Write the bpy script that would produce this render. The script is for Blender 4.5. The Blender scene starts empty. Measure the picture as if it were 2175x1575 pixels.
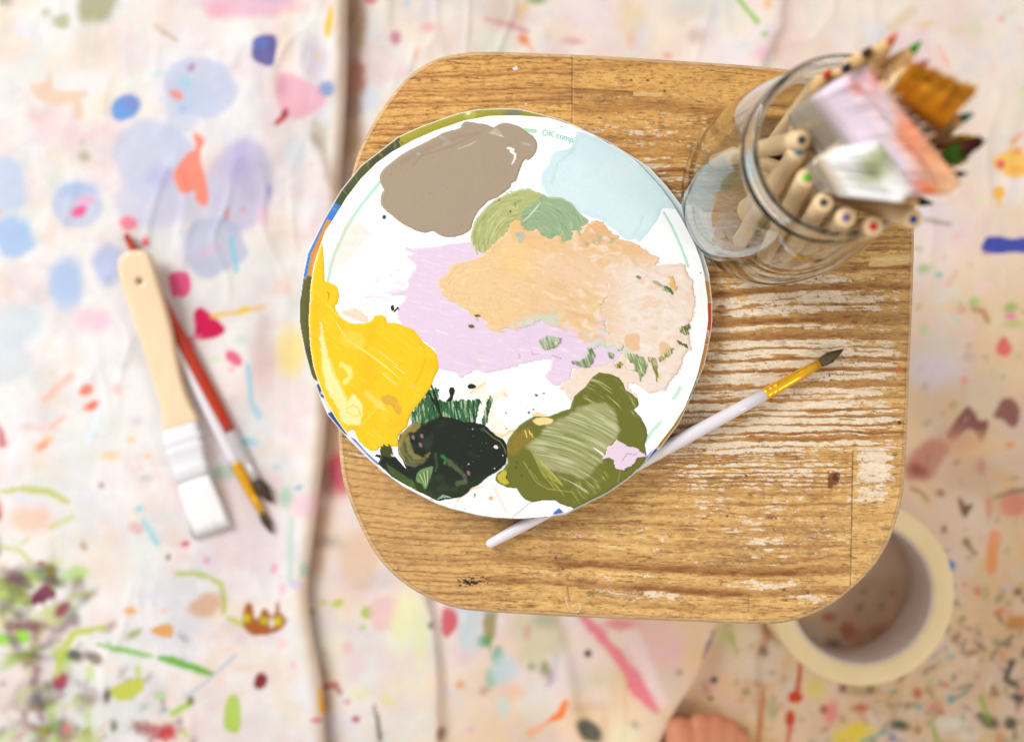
import bpy, math, random
import numpy as np
from mathutils import Vector, Matrix

# ------------------------------------------------------------------ camera, light, exposure
sc = bpy.context.scene
FPX, PCX, PCY = 2700.0, 1087.5, 787.5      # focal length and principal point in photo pixels
CAMZ, STZ = 0.87, 0.27                     # camera height, stool height (metres)
cam_d = bpy.data.cameras.new('camera'); cam = bpy.data.objects.new('camera', cam_d)
sc.collection.objects.link(cam); sc.camera = cam
cam.location = (0, 0, CAMZ); cam.rotation_euler = (0, 0, 0)
cam_d.sensor_width = 36; cam_d.lens = 36 * FPX / 2175
cam_d.clip_start = 0.02; cam_d.clip_end = 50
cam_d.dof.use_dof = True; cam_d.dof.focus_distance = CAMZ - STZ - 0.010
cam_d.dof.aperture_fstop = 4.8

w = bpy.data.worlds.new('World'); sc.world = w; w.use_nodes = True
bg = w.node_tree.nodes['Background']
bg.inputs[0].default_value = (1.0, 0.962, 0.912, 1); bg.inputs[1].default_value = 0.715

def area(name, loc, target, size, energy, color):
    l = bpy.data.lights.new(name, 'AREA'); l.shape = 'RECTANGLE'; l.size = size[0]; l.size_y = size[1]
    l.energy = energy; l.color = color
    o = bpy.data.objects.new(name, l); sc.collection.objects.link(o); o.location = loc
    o.rotation_euler = (Vector(target) - Vector(loc)).to_track_quat('-Z', 'Y').to_euler()
    return o
area('window_light', (-1.55, 1.05, 1.55), (0, 0, 0.2), (1.0, 0.9), 50, (0.95, 0.98, 1.0))
area('highlight_fill_light', (1.35, -1.0, 1.5), (0, 0, 0.2), (0.35, 0.6), 9, (1.0, 0.95, 0.88))  # added lamp for glints on the jar and softer lower-right shadows
sc.view_settings.view_transform = 'Standard'; sc.view_settings.look = 'None'
sc.view_settings.exposure = 0.0; sc.view_settings.gamma = 1.0
sc.view_settings.use_curve_mapping = False
sc.render.engine = 'CYCLES'
sc.cycles.use_denoising = True
sc.cycles.max_bounces = 14; sc.cycles.transmission_bounces = 12; sc.cycles.transparent_max_bounces = 12
sc.cycles.sample_clamp_indirect = 8.0

# ------------------------------------------------------------------ helpers
C = sc.collection
ALB = 0.86
def lin(c):
    c = np.asarray(c, float) / 255.0
    return np.where(c <= 0.04045, c / 12.92, ((c + 0.055) / 1.055) ** 2.4)
def alb(c): return lin(c) * ALB
def P3(px, py, z):
    d = (CAMZ - z) / FPX
    return ((px - PCX) * d, -(py - PCY) * d, z)
def V(px, py, z): return Vector(P3(px, py, z))

_tabs = {}
def vnoise(x, y, seed=0):
    if seed not in _tabs:
        _tabs[seed] = np.random.RandomState(seed + 11).rand(256, 256).astype(np.float32)
    T = _tabs[seed]
    xi = np.floor(x).astype(np.int64); yi = np.floor(y).astype(np.int64)
    fx = (x - xi).astype(np.float32); fy = (y - yi).astype(np.float32)
    fx = fx * fx * (3 - 2 * fx); fy = fy * fy * (3 - 2 * fy)
    a = T[xi & 255, yi & 255]; b = T[(xi + 1) & 255, yi & 255]
    c = T[xi & 255, (yi + 1) & 255]; d = T[(xi + 1) & 255, (yi + 1) & 255]
    return (a * (1 - fx) + b * fx) * (1 - fy) + (c * (1 - fx) + d * fx) * fy
def fbm(x, y, scale, octv=4, seed=0, gain=0.5):
    v = 0; a = 1; s = 0; f = 1.0 / scale
    for o in range(octv):
        v = v + a * (vnoise(x * f + 17.3 * o, y * f - 9.1 * o, seed + o) * 2 - 1); s += a
        a *= gain; f *= 2.03
    return v / s
def sstep(a, b, x):
    t = np.clip((x - a) / (b - a), 0, 1); return t * t * (3 - 2 * t)

def sdf_poly(x, y, poly, want_near=False):
    """signed distance, positive inside"""
    shp = x.shape; x = x.ravel(); y = y.ravel()
    P = np.asarray(poly, float); Q = np.roll(P, -1, 0)
    best = np.full(x.shape, 1e18); ins = np.zeros(x.shape, bool)
    nx = np.zeros(x.shape) if want_near else None; ny = np.zeros(x.shape) if want_near else None
    for (x0, y0), (x1, y1) in zip(P, Q):
        ex, ey = x1 - x0, y1 - y0
        L = ex * ex + ey * ey
        if L < 1e-12: continue
        t = np.clip(((x - x0) * ex + (y - y0) * ey) / L, 0, 1)
        cx = x0 + t * ex; cy = y0 + t * ey
        d = (x - cx) ** 2 + (y - cy) ** 2
        m = d < best
        best = np.where(m, d, best)
        if want_near: nx = np.where(m, cx, nx); ny = np.where(m, cy, ny)
        if y0 != y1:
            cr = ((y0 > y) != (y1 > y)) & (x < ex * (y - y0) / (ey) + x0)
            ins ^= cr
    s = np.sqrt(best) * np.where(ins, 1, -1)
    if want_near: return s.reshape(shp), nx.reshape(shp), ny.reshape(shp)
    return s.reshape(shp)
def smooth_poly(pts, n=4):
    P = np.asarray(pts, float); out = []
    N = len(P)
    for i in range(N):
        p0, p1, p2, p3 = P[(i - 1) % N], P[i], P[(i + 1) % N], P[(i + 2) % N]
        for k in range(n):
            t = k / n
            out.append(0.5 * ((2 * p1) + (-p0 + p2) * t + (2 * p0 - 5 * p1 + 4 * p2 - p3) * t * t + (-p0 + 3 * p1 - 3 * p2 + p3) * t ** 3))
    return np.array(out)

class Field:
    """colour field on arbitrary points in photo-pixel coordinates"""
    def __init__(s, X, Y, base, k=1.0):
        s.k = k
        s.X = X; s.Y = Y
        s.c = np.empty(X.shape + (3,)); s.c[...] = alb(base)
    def sub(s, x0, x1, y0, y1):
        r = np.where((s.Y.max(1) >= y0) & (s.Y.min(1) <= y1))[0]
        q = np.where((s.X.max(0) >= x0) & (s.X.min(0) <= x1))[0]
        if len(r) == 0 or len(q) == 0: return None
        return slice(r[0], r[-1] + 1), slice(q[0], q[-1] + 1)
    def mix(s, sl, col, a):
        a = np.clip(a, 0, 1)[..., None]
        col = alb(col)
        s.c[sl] = s.c[sl] * (1 - a) + col * a
    def ell(s, cx, cy, rx, ry, col, a=1.0, rot=0, soft=3.0, rough=0.18, seed=None, fade=0):
        R = max(rx, ry) * 1.6 + soft * 2
        sl = s.sub(cx - R, cx + R, cy - R, cy + R)
        if sl is None: return
        seed = int(cx * 3 + cy * 7) % 50 if seed is None else seed
        X = s.X[sl]; Y = s.Y[sl]
        c, n = math.cos(math.radians(rot)), math.sin(math.radians(rot))
        u = ((X - cx) * c + (Y - cy) * n) / rx; v = (-(X - cx) * n + (Y - cy) * c) / ry
        m = min(rx, ry)
        d = (1 - np.sqrt(u * u + v * v)) + rough * 1.6 * fbm(X, Y, max(m * 0.9, 4), 3, seed)
        al = sstep(-soft * s.k / m, soft * s.k / m, d)
        if fade: al = al * (1 - fade * (0.5 + 0.7 * fbm(X, Y, max(m * 1.3, 9), 3, seed + 3)))
        s.mix(sl, col, a * al)
    def poly(s, pts, col, a=1.0, soft=2.0, rough=2.0, rs=14, seed=1, fade=0, smooth=True):
        p = smooth_poly(pts) if smooth else np.asarray(pts, float)
        pad = soft * 2 + rough * 3
        sl = s.sub(p[:, 0].min() - pad, p[:, 0].max() + pad, p[:, 1].min() - pad, p[:, 1].max() + pad)
        if sl is None: return
        X = s.X[sl]; Y = s.Y[sl]
        d = sdf_poly(X, Y, p) + rough * fbm(X, Y, rs, 3, seed)
        al = sstep(-soft, soft, d)
        if fade: al = al * (1 - fade * (0.5 + 0.5 * fbm(X, Y, rs * 2, 3, seed + 3)))
        s.mix(sl, col, a * al)
    def line(s, pts, wd, col, a=1.0, soft=2.0, rough=0.25, seed=2, dry=0, taper=True, rs=None):
        P = np.asarray(pts, float)
        if np.isscalar(wd): wd = [wd] * len(P)
        pad = max(wd) * 1.6 + soft * 2
        sl = s.sub(P[:, 0].min() - pad, P[:, 0].max() + pad, P[:, 1].min() - pad, P[:, 1].max() + pad)
        if sl is None: return
        X = s.X[sl]; Y = s.Y[sl]
        best = np.full(X.shape, -1e9)
        for i in range(len(P) - 1):
            (x0, y0), (x1, y1) = P[i], P[i + 1]
            ex, ey = x1 - x0, y1 - y0; L = ex * ex + ey * ey + 1e-9
            t = np.clip(((X - x0) * ex + (Y - y0) * ey) / L, 0, 1)
            w_ = (wd[i] * (1 - t) + wd[i + 1] * t) / 2
            d = w_ - np.hypot(X - x0 - t * ex, Y - y0 - t * ey)
            best = np.maximum(best, d)
        m = max(wd)
        best = best + rough * m * fbm(X, Y, rs or max(m, 5), 3, seed)
        al = sstep(-soft, soft, best)
        if dry:
            ang = math.atan2(P[-1][1] - P[0][1], P[-1][0] - P[0][0])
            u = X * math.cos(ang) + Y * math.sin(ang); v = -X * math.sin(ang) + Y * math.cos(ang)
            al = al * sstep(dry - 0.5, dry + 0.1, 0.5 + 0.6 * fbm(u / 14, v, 3, 3, seed + 7) + 0.2)
        s.mix(sl, col, a * al)

# materials -----------------------------------------------------------------
_mats = {}
def nmat(name):
    m = bpy.data.materials.new(name); m.use_nodes = True
    return m, m.node_tree.nodes, m.node_tree.links, m.node_tree.nodes['Principled BSDF']
def mat_flat(name, col, rough=0.5, metal=0.0, spec=0.5, noise=0.06, nscale=300, bump=0.0, stretch=(1, 1, 1), coat=0.0, sss=0.0):
    if name in _mats: return _mats[name]
    m, N, L, b = nmat(name)
    tc = N.new('ShaderNodeTexCoord'); mp = N.new('ShaderNodeMapping'); mp.inputs['Scale'].default_value = stretch
    L.new(tc.outputs['Object'], mp.inputs[0])
    nz = N.new('ShaderNodeTexNoise'); nz.inputs['Scale'].default_value = nscale; nz.inputs['Detail'].default_value = 5
    L.new(mp.outputs[0], nz.inputs['Vector'])
    mx = N.new('ShaderNodeMix'); mx.data_type = 'RGBA'
    a = alb(col); 
    mx.inputs[6].default_value = (*(a * (1 - noise * 2.2)), 1); mx.inputs[7].default_value = (*np.minimum(a * (1 + noise * 1.6), 0.95), 1)
    L.new(nz.outputs[0], mx.inputs[0]); L.new(mx.outputs[2], b.inputs['Base Color'])
    b.inputs['Roughness'].default_value = rough; b.inputs['Metallic'].default_value = metal
    b.inputs['Specular IOR Level'].default_value = spec; b.inputs['Coat Weight'].default_value = coat
    if sss:
        b.inputs['Subsurface Weight'].default_value = sss; b.inputs['Subsurface Radius'].default_value = (1, .4, .2); b.inputs['Subsurface Scale'].default_value = 0.006
    if bump:
        bp = N.new('ShaderNodeBump'); bp.inputs['Strength'].default_value = bump; bp.inputs['Distance'].default_value = 0.0006
        L.new(nz.outputs[0], bp.inputs['Height']); L.new(bp.outputs[0], b.inputs['Normal'])
    _mats[name] = m
    return m
def mat_vcol(name, rough=0.55, spec=0.5, nscale=900, namt=0.10, bump=0.15, stretch=(1, 1, 1), weave=0.0, coat=0.0, bdist=0.0003):
    if name in _mats: return _mats[name]
    m, N, L, b = nmat(name)
    at = N.new('ShaderNodeAttribute'); at.attribute_name = 'paint'
    tc = N.new('ShaderNodeTexCoord'); mp = N.new('ShaderNodeMapping'); mp.inputs['Scale'].default_value = stretch
    L.new(tc.outputs['Object'], mp.inputs[0])
    nz = N.new('ShaderNodeTexNoise'); nz.inputs['Scale'].default_value = nscale; nz.inputs['Detail'].default_value = 6; nz.inputs['Roughness'].default_value = 0.65
    L.new(mp.outputs[0], nz.inputs['Vector'])
    mr = N.new('ShaderNodeMapRange'); mr.inputs['From Min'].default_value = 0.25; mr.inputs['From Max'].default_value = 0.75
    mr.inputs['To Min'].default_value = 1 - namt; mr.inputs['To Max'].default_value = 1 + namt
    L.new(nz.outputs[0], mr.inputs['Value'])
    vm = N.new('ShaderNodeVectorMath'); vm.operation = 'SCALE'
    L.new(at.outputs['Color'], vm.inputs[0]); L.new(mr.outputs[0], vm.inputs['Scale'])
    L.new(vm.outputs[0], b.inputs['Base Color'])
    b.inputs['Roughness'].default_value = rough; b.inputs['Specular IOR Level'].default_value = spec
    b.inputs['Coat Weight'].default_value = coat
    h = nz.outputs[0]
    if weave:
        w1 = N.new('ShaderNodeTexWave'); w1.inputs['Scale'].default_value = weave; w1.inputs['Distortion'].default_value = 1.5; w1.bands_direction = 'X'
        w2 = N.new('ShaderNodeTexWave'); w2.inputs['Scale'].default_value = weave; w2.inputs['Distortion'].default_value = 1.5; w2.bands_direction = 'Y'
        L.new(tc.outputs['Object'], w1.inputs[0]); L.new(tc.outputs['Object'], w2.inputs[0])
        ad = N.new('ShaderNodeMath'); ad.operation = 'ADD'; L.new(w1.outputs['Fac'], ad.inputs[0]); L.new(w2.outputs['Fac'], ad.inputs[1]); h = ad.outputs[0]
    bp = N.new('ShaderNodeBump'); bp.inputs['Strength'].default_value = bump; bp.inputs['Distance'].default_value = bdist
    L.new(h, bp.inputs['Height']); L.new(bp.outputs[0], b.inputs['Normal'])
    _mats[name] = m
    return m

def tag(o, label=None, cat=None, group=None, kind=None):
    if label: o['label'] = label
    if cat: o['category'] = cat
    if group: o['group'] = group
    if kind: o['kind'] = kind
    return o
def empty(name, loc, label, cat, group=None):
    o = bpy.data.objects.new(name, None); C.objects.link(o); o.location = loc; o.empty_display_size = 0.01
    return tag(o, label, cat, group)
def mesh_obj(name, verts, faces, mat, parent=None, cols=None, smooth=True, loc=None):
    """verts are world coordinates; the object origin goes to loc (or the parent's location)"""
    verts = np.asarray(verts, np.float64).reshape(-1, 3)
    org = np.array(loc if loc is not None else (parent.location if parent is not None else (0, 0, 0)), float)
    me = bpy.data.meshes.new(name)
    if isinstance(faces, np.ndarray) and faces.ndim == 2:
        n = len(faces); k = faces.shape[1]
        me.vertices.add(len(verts)); me.vertices.foreach_set('co', (verts - org).astype(np.float32).ravel())
        me.loops.add(n * k); me.loops.foreach_set('vertex_index', faces.astype(np.int32).ravel())
        me.polygons.add(n); me.polygons.foreach_set('loop_start', np.arange(0, n * k, k, dtype=np.int32))
        me.update(calc_edges=True); me.validate()
    else:
        me.from_pydata([tuple(v) for v in (verts - org)], [], [tuple(int(i) for i in f) for f in faces]); me.update()
    if cols is not None:
        a = me.color_attributes.new('paint', 'FLOAT_COLOR', 'POINT')
        cc = np.ones((len(verts), 4), np.float32); cc[:, :3] = np.asarray(cols).reshape(-1, 3)
        a.data.foreach_set('color', cc.ravel())
    if smooth: me.polygons.foreach_set('use_smooth', np.ones(len(me.polygons), bool))
    me.materials.append(mat)
    o = bpy.data.objects.new(name, me); C.objects.link(o)
    if parent is not None:
        o.parent = parent
        # parents are unrotated Empties: local coordinates = world - parent location
        po = np.array(parent_world(parent)); 
        if loc is None and not np.allclose(po, org):
            o.location = tuple(org - po)
        elif loc is not None: o.location = tuple(org - po)
    else: o.location = tuple(org)
    return o
def parent_world(p):
    v = Vector((0, 0, 0))
    while p is not None: v += p.location; p = p.parent
    return v
def grid_faces(nr, nc, keep=None):
    i = np.arange(nr * nc).reshape(nr, nc)
    f = np.stack([i[:-1, :-1], i[1:, :-1], i[1:, 1:], i[:-1, 1:]], -1).reshape(-1, 4)
    if keep is not None: f = f[keep.ravel()]
    return f
def compact(verts, faces, cols=None):
    used = np.unique(faces); mp = np.full(len(verts), -1); mp[used] = np.arange(len(used))
    return verts[used], mp[faces], (cols[used] if cols is not None else None)

def thicken(V_, F_, th, cols=None, bevel=0.0):
    n = len(V_); F_ = np.asarray(F_)
    e = np.concatenate([F_[:, [0, 1]], F_[:, [1, 2]], F_[:, [2, 3]], F_[:, [3, 0]]])
    key = np.minimum(e[:, 0], e[:, 1]).astype(np.int64) * n + np.maximum(e[:, 0], e[:, 1])
    u, idx, cnt = np.unique(key, return_index=True, return_counts=True)
    be = e[idx[cnt == 1]]
    B = V_.copy(); B[:, 2] -= th
    W = V_.copy()                       # separate top rim so that the wall shades crisply
    vs = np.concatenate([V_, B]); side = np.stack([be[:, 1], be[:, 0], be[:, 0] + n, be[:, 1] + n], 1)
    fs = np.concatenate([F_, F_[:, ::-1] + n, side])
    cc = None if cols is None else np.concatenate([cols, cols])
    return vs, fs, cc
def loft(sections, cap=True):
    """sections: list of (n,3) rings -> verts, faces"""
    n = len(sections[0]); v = np.concatenate(sections); f = []
    for s in range(len(sections) - 1):
        for i in range(n):
            j = (i + 1) % n
            f.append((s * n + i, s * n + j, (s + 1) * n + j, (s + 1) * n + i))
    if cap:
        f.append(tuple(range(n - 1, -1, -1))); o = (len(sections) - 1) * n; f.append(tuple(o + i for i in range(n)))
    return v, f
def frame(d, up=(0, 0, 1)):
    d = Vector(d).normalized(); u = Vector(up)
    s = d.cross(u)
    if s.length < 1e-4: s = d.cross(Vector((1, 0, 0)))
    s.normalize(); t = s.cross(d).normalized()
    return d, s, t
def tube(p0, p1, prof, n=20, flat=1.0, up=(0, 0, 1)):
    """prof: (t, radius) pairs along p0->p1; t may be outside 0..1"""
    p0 = Vector(p0); p1 = Vector(p1); d, s, t_ = frame(p1 - p0, up)
    secs = []
    for t, r in prof:
        c = p0 + (p1 - p0) * t
        secs.append(np.array([tuple(c + s * (r * math.cos(a)) + t_ * (r * flat * math.sin(a))) for a in [2 * math.pi * i / n for i in range(n)]]))
    return loft(secs)
def join(parts):
    V_, F_ = [], []; o = 0
    for v, f in parts:
        V_.append(np.asarray(v)); F_ += [tuple(i + o for i in q) for q in f]; o += len(v)
    return np.concatenate(V_), F_
def strands(rng, n, root, tip, r0, r1, seg=3):
    """thin bristles; root(k), tip(k) callables returning Vector; triangular cross-section"""
    parts = []
    for k in range(n):
        a = root(k); b = tip(k); d, s, t = frame(b - a)
        rings = []
        for q in range(seg + 1):
            u = q / seg; r = r0 * (1 - u) + r1 * u; c = a.lerp(b, u)
            rings.append(np.array([tuple(c + s * r * math.cos(x) + t * r * math.sin(x)) for x in (0, 2.1, 4.2)]))
        parts.append(loft(rings))
    return join(parts)

# ------------------------------------------------------------------ the painted drop cloths
floor_m = mat_flat('floor_boards', (150, 120, 92), 0.6, nscale=6, noise=0.2, stretch=(1, 14, 1))
fl = mesh_obj('floor', [(-4, -4, -0.012), (4, -4, -0.012), (4, 4, -0.012), (-4, 4, -0.012)], [(0, 1, 2, 3)], floor_m)
tag(fl, kind='structure')

EDGE = np.array([(-4000, 760), (-400, 750), (0, 737), (200, 735), (390, 722), (600, 706), (850, 694), (950, 688), (1060, 676), (1150, 664), (1250, 650), (1340, 663), (1440, 684), (1575, 692), (1900, 700), (5500, 720)], float)
def edge_x(y):
    e = np.interp(y, EDGE[:, 0], EDGE[:, 1])
    return e
def edge_s(y):   # smoothed
    return (edge_x(y - 40) + edge_x(y) * 2 + edge_x(y + 40)) / 4

cloth_cols = [(245, 200, 205), (200, 205, 228), (245, 215, 190), (215, 222, 200), (240, 225, 180), (225, 205, 215), (200, 220, 225), (230, 190, 180)]
def paint_cloth(F, side):
    X, Y = F.X, F.Y
    E, Pn, Ln = F.ell, F.poly, F.line
    # broad stains; the right sheet's tans also hold painted shade
    g = fbm(X, Y, 500, 3, 3)
    F.mix(slice(None), (236, 221, 206), sstep(900, 1900, X + 150 * g) * 0.8)
    if side == 'right':
        F.mix(slice(None), (226, 184, 128), sstep(1450, 2020, X * 0.72 + Y * 0.85 - 330 + 260 * g) * 0.72)  # beige canvas stain, deepened to carry the lower-right shade
        F.mix(slice(None), (200, 168, 128), sstep(1480, 1640, X + 50 * g) * sstep(1150, 1380, Y + 100 * g) * .55)  # browner by the tape, again stain and painted shade together
        F.mix(slice(None), (196, 152, 112), sstep(62, 10, X - edge_x(Y) + 14 * fbm(X, Y, 60, 3, 88)) * .85)  # warm shadow of the fold painted along the sheet edge
    for k, c in enumerate([(238, 206, 206), (216, 214, 230), (238, 218, 190), (220, 226, 218), (230, 198, 200), (206, 200, 206), (236, 206, 180)]):
        F.mix(slice(None), c, sstep(0.05, 0.5, fbm(X + 900 * k, Y - 700 * k, 120, 5, 20 + k, .6)) * (0.55 if k < 5 else .4))
    rng = random.Random(5)
    for i in range(420):
        x = rng.uniform(-500, 2700); y = rng.uniform(-500, 2100); r = rng.choice([4, 5, 6, 9, 12, 20, 35]) * rng.uniform(.7, 1.3)
        E(x, y, r * rng.uniform(.8, 1.9), r, rng.choice(cloth_cols), rng.uniform(.2, .6) * (0.7 if r > 15 else 1), rng.uniform(0, 180), 1.5 + r * .12, 0.35, seed=rng.randint(0, 60), fade=0.4)
    for i in range(45):
        x = rng.uniform(-400, 2600); y = rng.uniform(-400, 2000); a = rng.uniform(0, 6.28); l = rng.uniform(20, 90)
        Ln([(x, y), (x + l * math.cos(a), y + l * math.sin(a))], rng.uniform(6, 20), rng.choice(cloth_cols), rng.uniform(.2, .5), 5, 0.4, seed=rng.randint(0, 60))
    for i in range(70):
        x = rng.uniform(-300, 2500); y = rng.uniform(-300, 1900); r = rng.uniform(30, 90)
        E(x, y, r * rng.uniform(.8, 1.6), r, rng.choice([(248, 240, 238), (232, 226, 236), (240, 216, 214), (238, 222, 204), (214, 206, 204), (226, 228, 214)]), rng.uniform(.3, .6), rng.uniform(0, 180), 14, .5, seed=rng.randint(0, 60), fade=.5)
    if side == 'left':
        # top-left field
        E(212, 18, 42, 34, (150, 148, 92), .75, soft=8); E(198, 40, 25, 22, (178, 175, 130), .5, soft=8); E(135, 50, 20, 14, (165, 168, 100), .7, soft=5); E(104, 32, 10, 9, (170, 172, 110), .5)
        E(2, -8, 34, 24, (140, 145, 85), .7, soft=7); E(195, 95, 25, 40, (220, 212, 195), .6, soft=10)
        E(525, 8, 100, 38, (232, 175, 200), .75, soft=8); E(468, 28, 24, 18, (240, 170, 185), .6, soft=6); E(590, -5, 45, 18, (205, 180, 215), .6, soft=6)
        E(630, 20, 30, 14, (245, 190, 180), .5, soft=6)
        Ln([(333, 58), (355, 74), (382, 92)], [5, 9, 5], (205, 170, 130), .8, 3)
        Pn([(70, 185), (100, 178), (112, 160), (125, 196), (185, 194), (192, 204), (176, 214), (182, 240), (178, 262), (164, 252), (158, 222), (120, 226), (85, 214)], (236, 200, 172), .8, 4)
        Pn([(55, 245), (85, 248), (95, 262), (70, 256)], (238, 195, 185), .6, 4)
        E(186, 335, 13, 12, (190, 178, 150), .8, soft=4); E(181, 308, 6, 6, (205, 195, 170), .7)
        E(270, 232, 32, 26, (98, 155, 220), .95, -25, 3, .08); E(283, 220, 18, 16, (140, 135, 195), .6, soft=8)
        Pn([(548, 84), (588, 80), (590, 118), (582, 146), (560, 142), (540, 128), (540, 104)], (96, 92, 160), .95, 3, 1.5); E(557, 96, 14, 12, (98, 130, 205), .7, soft=5)
        E(433, 190, 80, 62, (192, 198, 226), .85, 10, 5, .12, fade=.25); E(410, 215, 60, 40, (190, 205, 230), .6, soft=8)
        E(398, 178, 16, 10, (170, 215, 230), .8, 30); E(345, 161, 20, 4, (185, 222, 225), .7); E(410, 147, 6, 9, (165, 110, 130), .8, 40)
        E(378, 205, 15, 8, (248, 140, 115), .9, 25); E(392, 237, 9, 9, (150, 185, 225), .8)
        E(335, 345, 88, 88, (195, 203, 228), .9, 0, 6, .12, fade=.3); E(330, 430, 75, 60, (205, 205, 228), .85, soft=6, fade=.3); E(515, 395, 66, 98, (196, 190, 220), .85, 8, 7, .1, fade=.25)
        E(352, 380, 32, 28, (178, 172, 214), .6, soft=12); E(515, 350, 26, 40, (175, 165, 215), .55, soft=14); E(430, 430, 90, 55, (206, 204, 224), .8, soft=12)
        E(470, 285, 40, 26, (224, 222, 232), .6, soft=8); E(388, 262, 30, 26, (198, 204, 228), .7, soft=8)
        Pn([(x / 3.029, y / 3.029) for x, y in [(1262, 868), (1330, 905), (1325, 950), (1306, 975), (1312, 1060), (1340, 1150), (1362, 1280), (1335, 1338), (1280, 1300), (1268, 1240), (1195, 1255), (1135, 1150), (1165, 1080), (1215, 1000), (1272, 965)]], (250, 142, 118), .95, 2.5, 1.5)
        E(576, 408, 6, 14, (160, 140, 205), .7); Ln([(488, 448), (485, 472)], 9, (222, 120, 125), .8, 3); E(521, 447, 6, 5, (225, 130, 145), .7); E(562, 460, 12, 22, (238, 190, 210), .7, soft=6)
        E(172, 438, 52, 49, (188, 198, 228), .9, soft=4, rough=.08, fade=.25); E(172, 405, 40, 16, (165, 190, 228), .6, soft=8)
        E(178, 452, 17, 12, (240, 92, 148), .95, -25, 3); E(192, 428, 20, 9, (240, 170, 200), .8, 10)
        E(22, 400, 40, 62, (188, 206, 232), .8, soft=8); E(38, 505, 44, 42, (160, 190, 232), .85, soft=7); E(8, 450, 6, 6, (225, 190, 150), .7)
        E(280, 478, 17, 16, (242, 125, 142), .9, soft=4); E(315, 517, 8, 11, (228, 62, 100), .9, soft=3)
        E(462, 530, 64, 60, (180, 186, 216), .85, soft=4, fade=.25); Ln([(497, 510), (508, 575)], 11, (140, 205, 225), .85, 3); Ln([(430, 545), (470, 525)], 10, (228, 185, 210), .7, 3)
        Pn([(592, 170), (610, 158), (650, 175), (680, 190), (700, 215), (665, 248), (625, 256), (596, 230)], (238, 170, 190), .8, 6); E(672, 130, 30, 44, (198, 186, 202), .7, soft=10)
        E(700, 195, 17, 15, (110, 145, 195), .85, soft=5); E(680, 125, 6, 8, (235, 185, 140), .7)
        Pn([(588, 262), (600, 250), (612, 232), (618, 248), (606, 262), (590, 272)], (196, 48, 48), .9, 3); E(608, 248, 5, 7, (90, 40, 60), .7)
        Ln([(711, 26), (702, 80)], [9, 15], (245, 190, 20), .95, 3)
        E(680, 286, 22, 26, (186, 178, 150), .7, 0, 9, .5, fade=.5); Ln([(672, 296), (690, 320), (704, 372), (710, 400)], [12, 18, 20, 16], (158, 132, 108), .7, 12)
        F.mix(slice(None), (222, 192, 160), sstep(30, 6, edge_s(Y) - X) * .6)  # tan edge tint carrying the fold's brown shade
        E(628, 330, 22, 38, (212, 220, 226), .7, soft=8); E(600, 190, 14, 22, (205, 150, 165), .6, soft=6)
        # middle-left
        E(150, 600, 36, 56, (170, 195, 232), .85, 0, 9, .15); E(238, 565, 34, 46, (182, 192, 228), .85, soft=7)
        Pn([(366, 584), (396, 578), (410, 590), (408, 620), (394, 634), (384, 628), (376, 636), (366, 616)], (242, 82, 140), .95, 2.5)
        Pn([(x / 2.813, 500 + y / 2.813) for x, y in [(1210, 428), (1240, 445), (1285, 485), (1350, 540), (1345, 590), (1262, 622), (1190, 612), (1178, 540), (1176, 462)]], (212, 28, 86), 1, 2.2, 1.5)
        Ln([(405, 720), (430, 716)], 9, (235, 120, 165), .8, 3); E(413, 733, 7, 7, (238, 130, 175), .8)
        Ln([(455, 672), (510, 664), (565, 652)], [10, 10, 8], (246, 196, 80), .85, 3); Ln([(512, 664), (530, 656)], 12, (250, 205, 30), .8, 3)
        Pn([(486, 746), (508, 748), (520, 768), (510, 778), (486, 764)], (230, 82, 126), .9, 2.5); E(496, 784, 5, 5, (238, 130, 160), .8)
        E(620, 745, 36, 58, (250, 222, 135), .8, 0, 12, .2); E(560, 750, 24, 66, (212, 180, 176), .65, 0, 14, .2); E(605, 610, 18, 22, (240, 208, 195), .8, soft=6)
        Ln([(532, 775), (538, 850), (552, 880)], [12, 9, 18], (160, 206, 226), .8, 4); E(517, 722, 12, 12, (200, 225, 215), .7, soft=5); E(460, 762, 14, 8, (212, 230, 190), .7)
        Ln([(105, 845), (160, 798)], 17, (245, 190, 172), .8, 5); E(192, 827, 15, 11, (238, 128, 92), .9, -25, 3); E(205, 860, 19, 10, (236, 110, 75), .9, -20, 3); E(255, 825, 10, 12, (240, 180, 175), .6)
        Ln([(120, 902), (145, 885)], 10, (244, 175, 150), .7, 4); E(100, 945, 16, 8, (240, 150, 105), .85, -30, 3); E(112, 930, 10, 8, (240, 195, 120), .8)
        Ln([(3, 900), (15, 940)], [10, 20], (208, 105, 115), .85, 4); E(320, 966, 8, 5, (245, 185, 80), .8); E(285, 930, 8, 7, (245, 205, 140), .8); E(240, 965, 20, 9, (245, 208, 150), .75)
        E(205, 680, 38, 24, (246, 198, 216), .8, soft=8); E(45, 690, 55, 50, (204, 216, 222), .8, 0, 12); E(30, 770, 45, 45, (205, 212, 222), .6, soft=10)
        E(532, 936, 22, 7, (142, 206, 220), .9, 5, 3); Ln([(195, 935), (230, 840)], [16, 8], (232, 238, 248), .8, 4); E(297, 893, 12, 8, (215, 195, 222), .6)
        E(485, 1003, 22, 20, (150, 185, 165), .7, soft=6); E(640, 1032, 8, 5, (90, 155, 195), .8, -20); E(613, 1055, 14, 22, (160, 205, 175), .8, soft=5); E(592, 990, 8, 6, (165, 195, 220), .7)
        E(315, 1015, 14, 8, (190, 198, 190), .7)
        Ln([(10, 1042), (60, 1035), (110, 1040), (150, 1062)], [8, 15, 16, 9], (198, 200, 92), .85, 4)
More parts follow.
